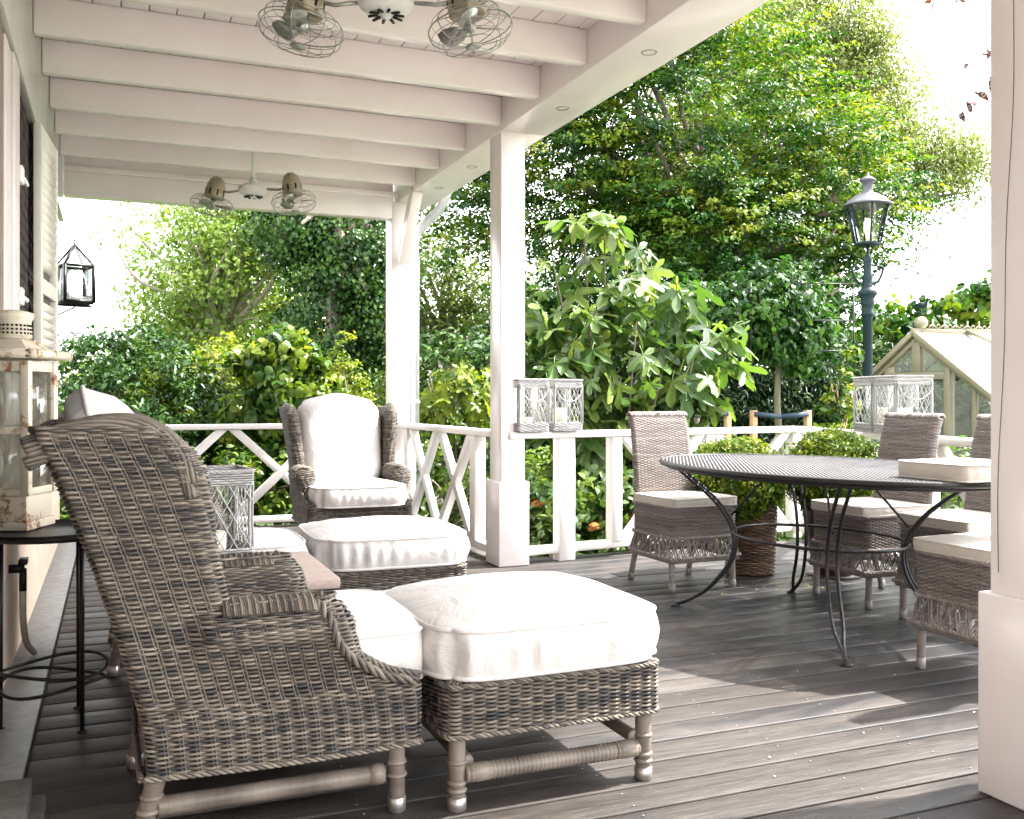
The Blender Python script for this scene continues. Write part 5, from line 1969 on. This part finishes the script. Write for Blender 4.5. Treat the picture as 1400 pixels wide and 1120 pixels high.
MB().beam((-.1, 0, RH + .03), (LN, 0, RH + .03), .07, .07).build('rafter', 'gh_frame', gh)
for sg in (-1, 1):
    MB().beam((-.05, sg * (HWd + .02), EH), (LN, sg * (HWd + .02), EH), .08, .07).build('rafter', 'gh_frame', gh)
    MB().box(0, LN, sg * HWd - .03, sg * HWd + .03, .0, .30).build('rafter', 'gh_frame', gh)
for k in range(4):
    x0, x1 = k * LN / 4 + .02, (k + 1) * LN / 4 - .02
    for sg in (-1, 1):
        MB().add([(x0, sg * (HWd + .14), EH - .07), (x1, sg * (HWd + .14), EH - .07), (x1, sg * .02, RH + .015), (x0, sg * .02, RH + .015)], [(0, 1, 2, 3)]).build('roof_pane', 'glass_roof', gh)
        MB().add([(x0, sg * HWd, .3), (x1, sg * HWd, .3), (x1, sg * HWd, EH), (x0, sg * HWd, EH)], [(0, 1, 2, 3)]).build('side_pane', 'glass_gh', gh)
for y0, y1 in ((-HWd + .05, -.96), (-.90, -.57), (.57, .90), (.96, HWd - .05), (-.47, .47)):
    zt0 = min(1.8, EH + (HWd - abs(y0)) * (RH - EH) / HWd - .12)
    zt1 = min(1.8, EH + (HWd - abs(y1)) * (RH - EH) / HWd - .12)
    MB().add([(0, y0, .31), (0, y1, .31), (0, y1, zt1), (0, y0, zt0)], [(0, 1, 2, 3)]).build('gable_pane', 'glass_gh', gh)
for sg in (-1, 1):
    MB().add([(0, sg * .08, 1.91), (0, sg * .46, 1.91), (0, sg * .46, 2.02), (0, sg * .08, 2.28)], [(0, 1, 2, 3)]).build('gable_pane', 'glass_gh', gh)
# open roof vent on the near slope
v0 = np.array((1.2, -.12, RH - .03))
vt = MB()
vt.add([(.85, -.06, RH + .04), (2.6, -.06, RH + .04), (2.6, -.62, RH - .20), (.85, -.62, RH - .20)], [(0, 1, 2, 3)])
vo = vt.build('roof_vent', 'glass_roof', gh)
MB().beam((.80, -.05, RH + .06), (2.65, -.05, RH + .06), .05, .04).beam((.82, -.62, RH - .19), (2.62, -.62, RH - .19), .04, .04).beam((.83, -.05, RH + .05), (.83, -.62, RH - .19), .04, .04).build('vent_frame', 'gh_frame', vo)
cr = MB()
for k in range(14):
    xx = .25 + k * .21
    cr.tube([(xx + .06 * math.cos(f), 0, RH + .07 + .05 * math.sin(f)) for f in np.linspace(0, pi, 8)], .011, 5)
    cr.beam((xx, 0, RH + .07), (xx, 0, RH + .19), .016, .016)
    cr.tube([(xx + .105 + .03 * math.cos(f), 0, RH + .10 + .03 * math.sin(f)) for f in np.linspace(0, 2 * pi, 8, endpoint=False)], .008, 4, True)
cr.build('ridge_cresting', 'gh_frame', gh)
MB().lathe([(0, -.09), (.05, -.075), (.085, -.03), (.09, 0), (.085, .03), (.05, .075), (0, .09)], (0.05, 0, RH + .14), 18).build('finial', 'gh_frame', gh, True)
bd = thing('bird_figure', 'small dark metal bird figure above the greenhouse finial', 'ornament', (10.0, 9.98, GZ + RH + .23))
bd.scale = (.7,) * 3
MB().tube([(0, 0, 0), (0, 0, .15)], .008, 6).build('rod', 'lamp_green', bd)
P_ = smooth_path([(0, .20, .16), (0, .12, .21), (0, .0, .22), (0, -.08, .19), (0, -.12, .22), (0, -.16, .29), (0, -.20, .305), (0, -.25, .29)], 28)
MB().tube(P_, np.interp(np.linspace(0, 1, len(P_)), [0, .15, .4, .55, .65, .8, .88, 1], [.006, .045, .055, .04, .025, .026, .024, .003]), 10).build('body', 'lamp_green', bd, True)
me, _ = crown_mesh('plants', 'l_shrub', [((1.0, -.3, .7), (.7, .7, .7)), ((2.2, .4, .8), (.7, .6, .7)), ((1.6, -.6, .5), (.9, .4, .5))], 160, .2, 18, .11, 160, pts6=True)
go = put('greenhouse_plants', me, None, 0, (9.95, 9.98, GZ))
tag(go, 'leafy crops growing inside the greenhouse', None, None, 'stuff')

# ------------------------------------------------------------------ white cottage far behind the fig
co = thing('cottage', 'white cottage glimpsed through the fig branches', 'house', tuple(site(1.8, 31, GZ)), -YAW)
MB().box(-4.5, 4.5, 0, 6, 0, 2.7).build('wall', 'cottage', co)
MB().poly_prism([(-.3, 2.65), (6.3, 2.65), (3, 4.3)], -4.8, 4.8, 'x').build('roof', 'slate', co)
for xx in (-2.6, -.2, .9, 2.9):
    wdw = MB().box(xx - .42, xx + .42, -.06, -.002, .9, 2.0).build('window', 'white_rail', co)
    MB().box(xx - .36, xx - .02, -.075, -.062, .96, 1.94).build('pane', 'slate', wdw)
    MB().box(xx + .02, xx + .36, -.075, -.062, .96, 1.94).build('pane', 'slate', wdw)

# ------------------------------------------------------------------ copper-leaved tree right of the terrace, dappling the table
ct = tree('copper_tree', 'dark purple-leaved tree whose twigs show at the upper right edge', 'tree', (7.6, 3.3, GZ), 3.6, .14,
          [((7.2, 3.4, 4.7), (1.45, 1.5, 1.2)), ((6.9, 4.2, 4.5), (1.0, .9, .8)), ((7.6, 2.6, 5.0), (1.2, 1.0, 1.0))],
          110, .34, 15, .11, 'l_copper', 170, 'trees beyond the terrace', 26, shell=.2, pts6=True)
tw = MB()
lv = []
rt_ = np.random.default_rng(3)
for (a_, b_) in (((6.3, 4.4, 4.0), site(2.62, 6.0, 3.50)), ((6.3, 4.4, 3.9), site(2.83, 6.1, 2.90)), ((6.2, 4.6, 3.9), site(2.93, 6.2, 3.24)), ((6.3, 4.4, 3.8), site(2.78, 6.1, 2.84)), ((6.3, 4.3, 4.0), site(2.53, 6.0, 3.56))):
    a_ = np.array(a_) - np.array((7.6, 3.3, GZ))
    b_ = np.array(b_) - np.array((7.6, 3.3, GZ))
    P_ = smooth_path([a_, (a_ + b_) / 2 + np.array((0, 0, .08)), b_], 12)
    tw.tube(P_, np.linspace(.013, .004, len(P_)), 5)
    for f in np.linspace(.45, 1, 16):
        lv.append(P_[int(f * (len(P_) - 1))] + rt_.normal(size=3) * .025)
tw.build('twig', 'bark', ct, True)
lv = np.array(lv)
V, F, Q, nv = leaf_quads(lv, rt_.normal(size=lv.shape) + np.array((0, 0, .4)), rt_.uniform(.07, .12, len(lv)), .45, .6, rt_, .15, True)
lm = MB().add(V, F, np.repeat(rt_.random(len(lv)), nv))
lm.F.append(Q)
lm.build('twig_leaves', 'l_copper', ct)

# ------------------------------------------------------------------ fallen petals and specks on the deck
rng = np.random.default_rng(61)
n_ = 90
pp = np.stack([rng.normal(3.75, .22, n_), rng.normal(4.72, .10, n_), np.full(n_, .0045)], 1)
V, F, Q, nv = leaf_quads(pp, np.tile((0, 0, 1.), (n_, 1)) + rng.normal(size=(n_, 3)) * .15, rng.uniform(.010, .02, n_), .7, 0, rng, .1)
tag(MB().add(V, F).build('fallen_petals', 'petal_y'), 'scatter of yellow petals on the deck below the boxwood pots', None, None, 'stuff')
n_ = 18
pp = np.stack([rng.uniform(1.6, 3.6, n_), rng.uniform(1.9, 4.6, n_), np.full(n_, .004)], 1)
V, F, Q, nv = leaf_quads(pp, np.tile((0, 0, 1.), (n_, 1)) + rng.normal(size=(n_, 3)) * .15, rng.uniform(.005, .012, n_), .7, 0, rng, .1)
tag(MB().add(V, F).build('deck_litter', 'petal'), 'tiny pale blossom specks scattered over the deck boards', None, None, 'stuff')
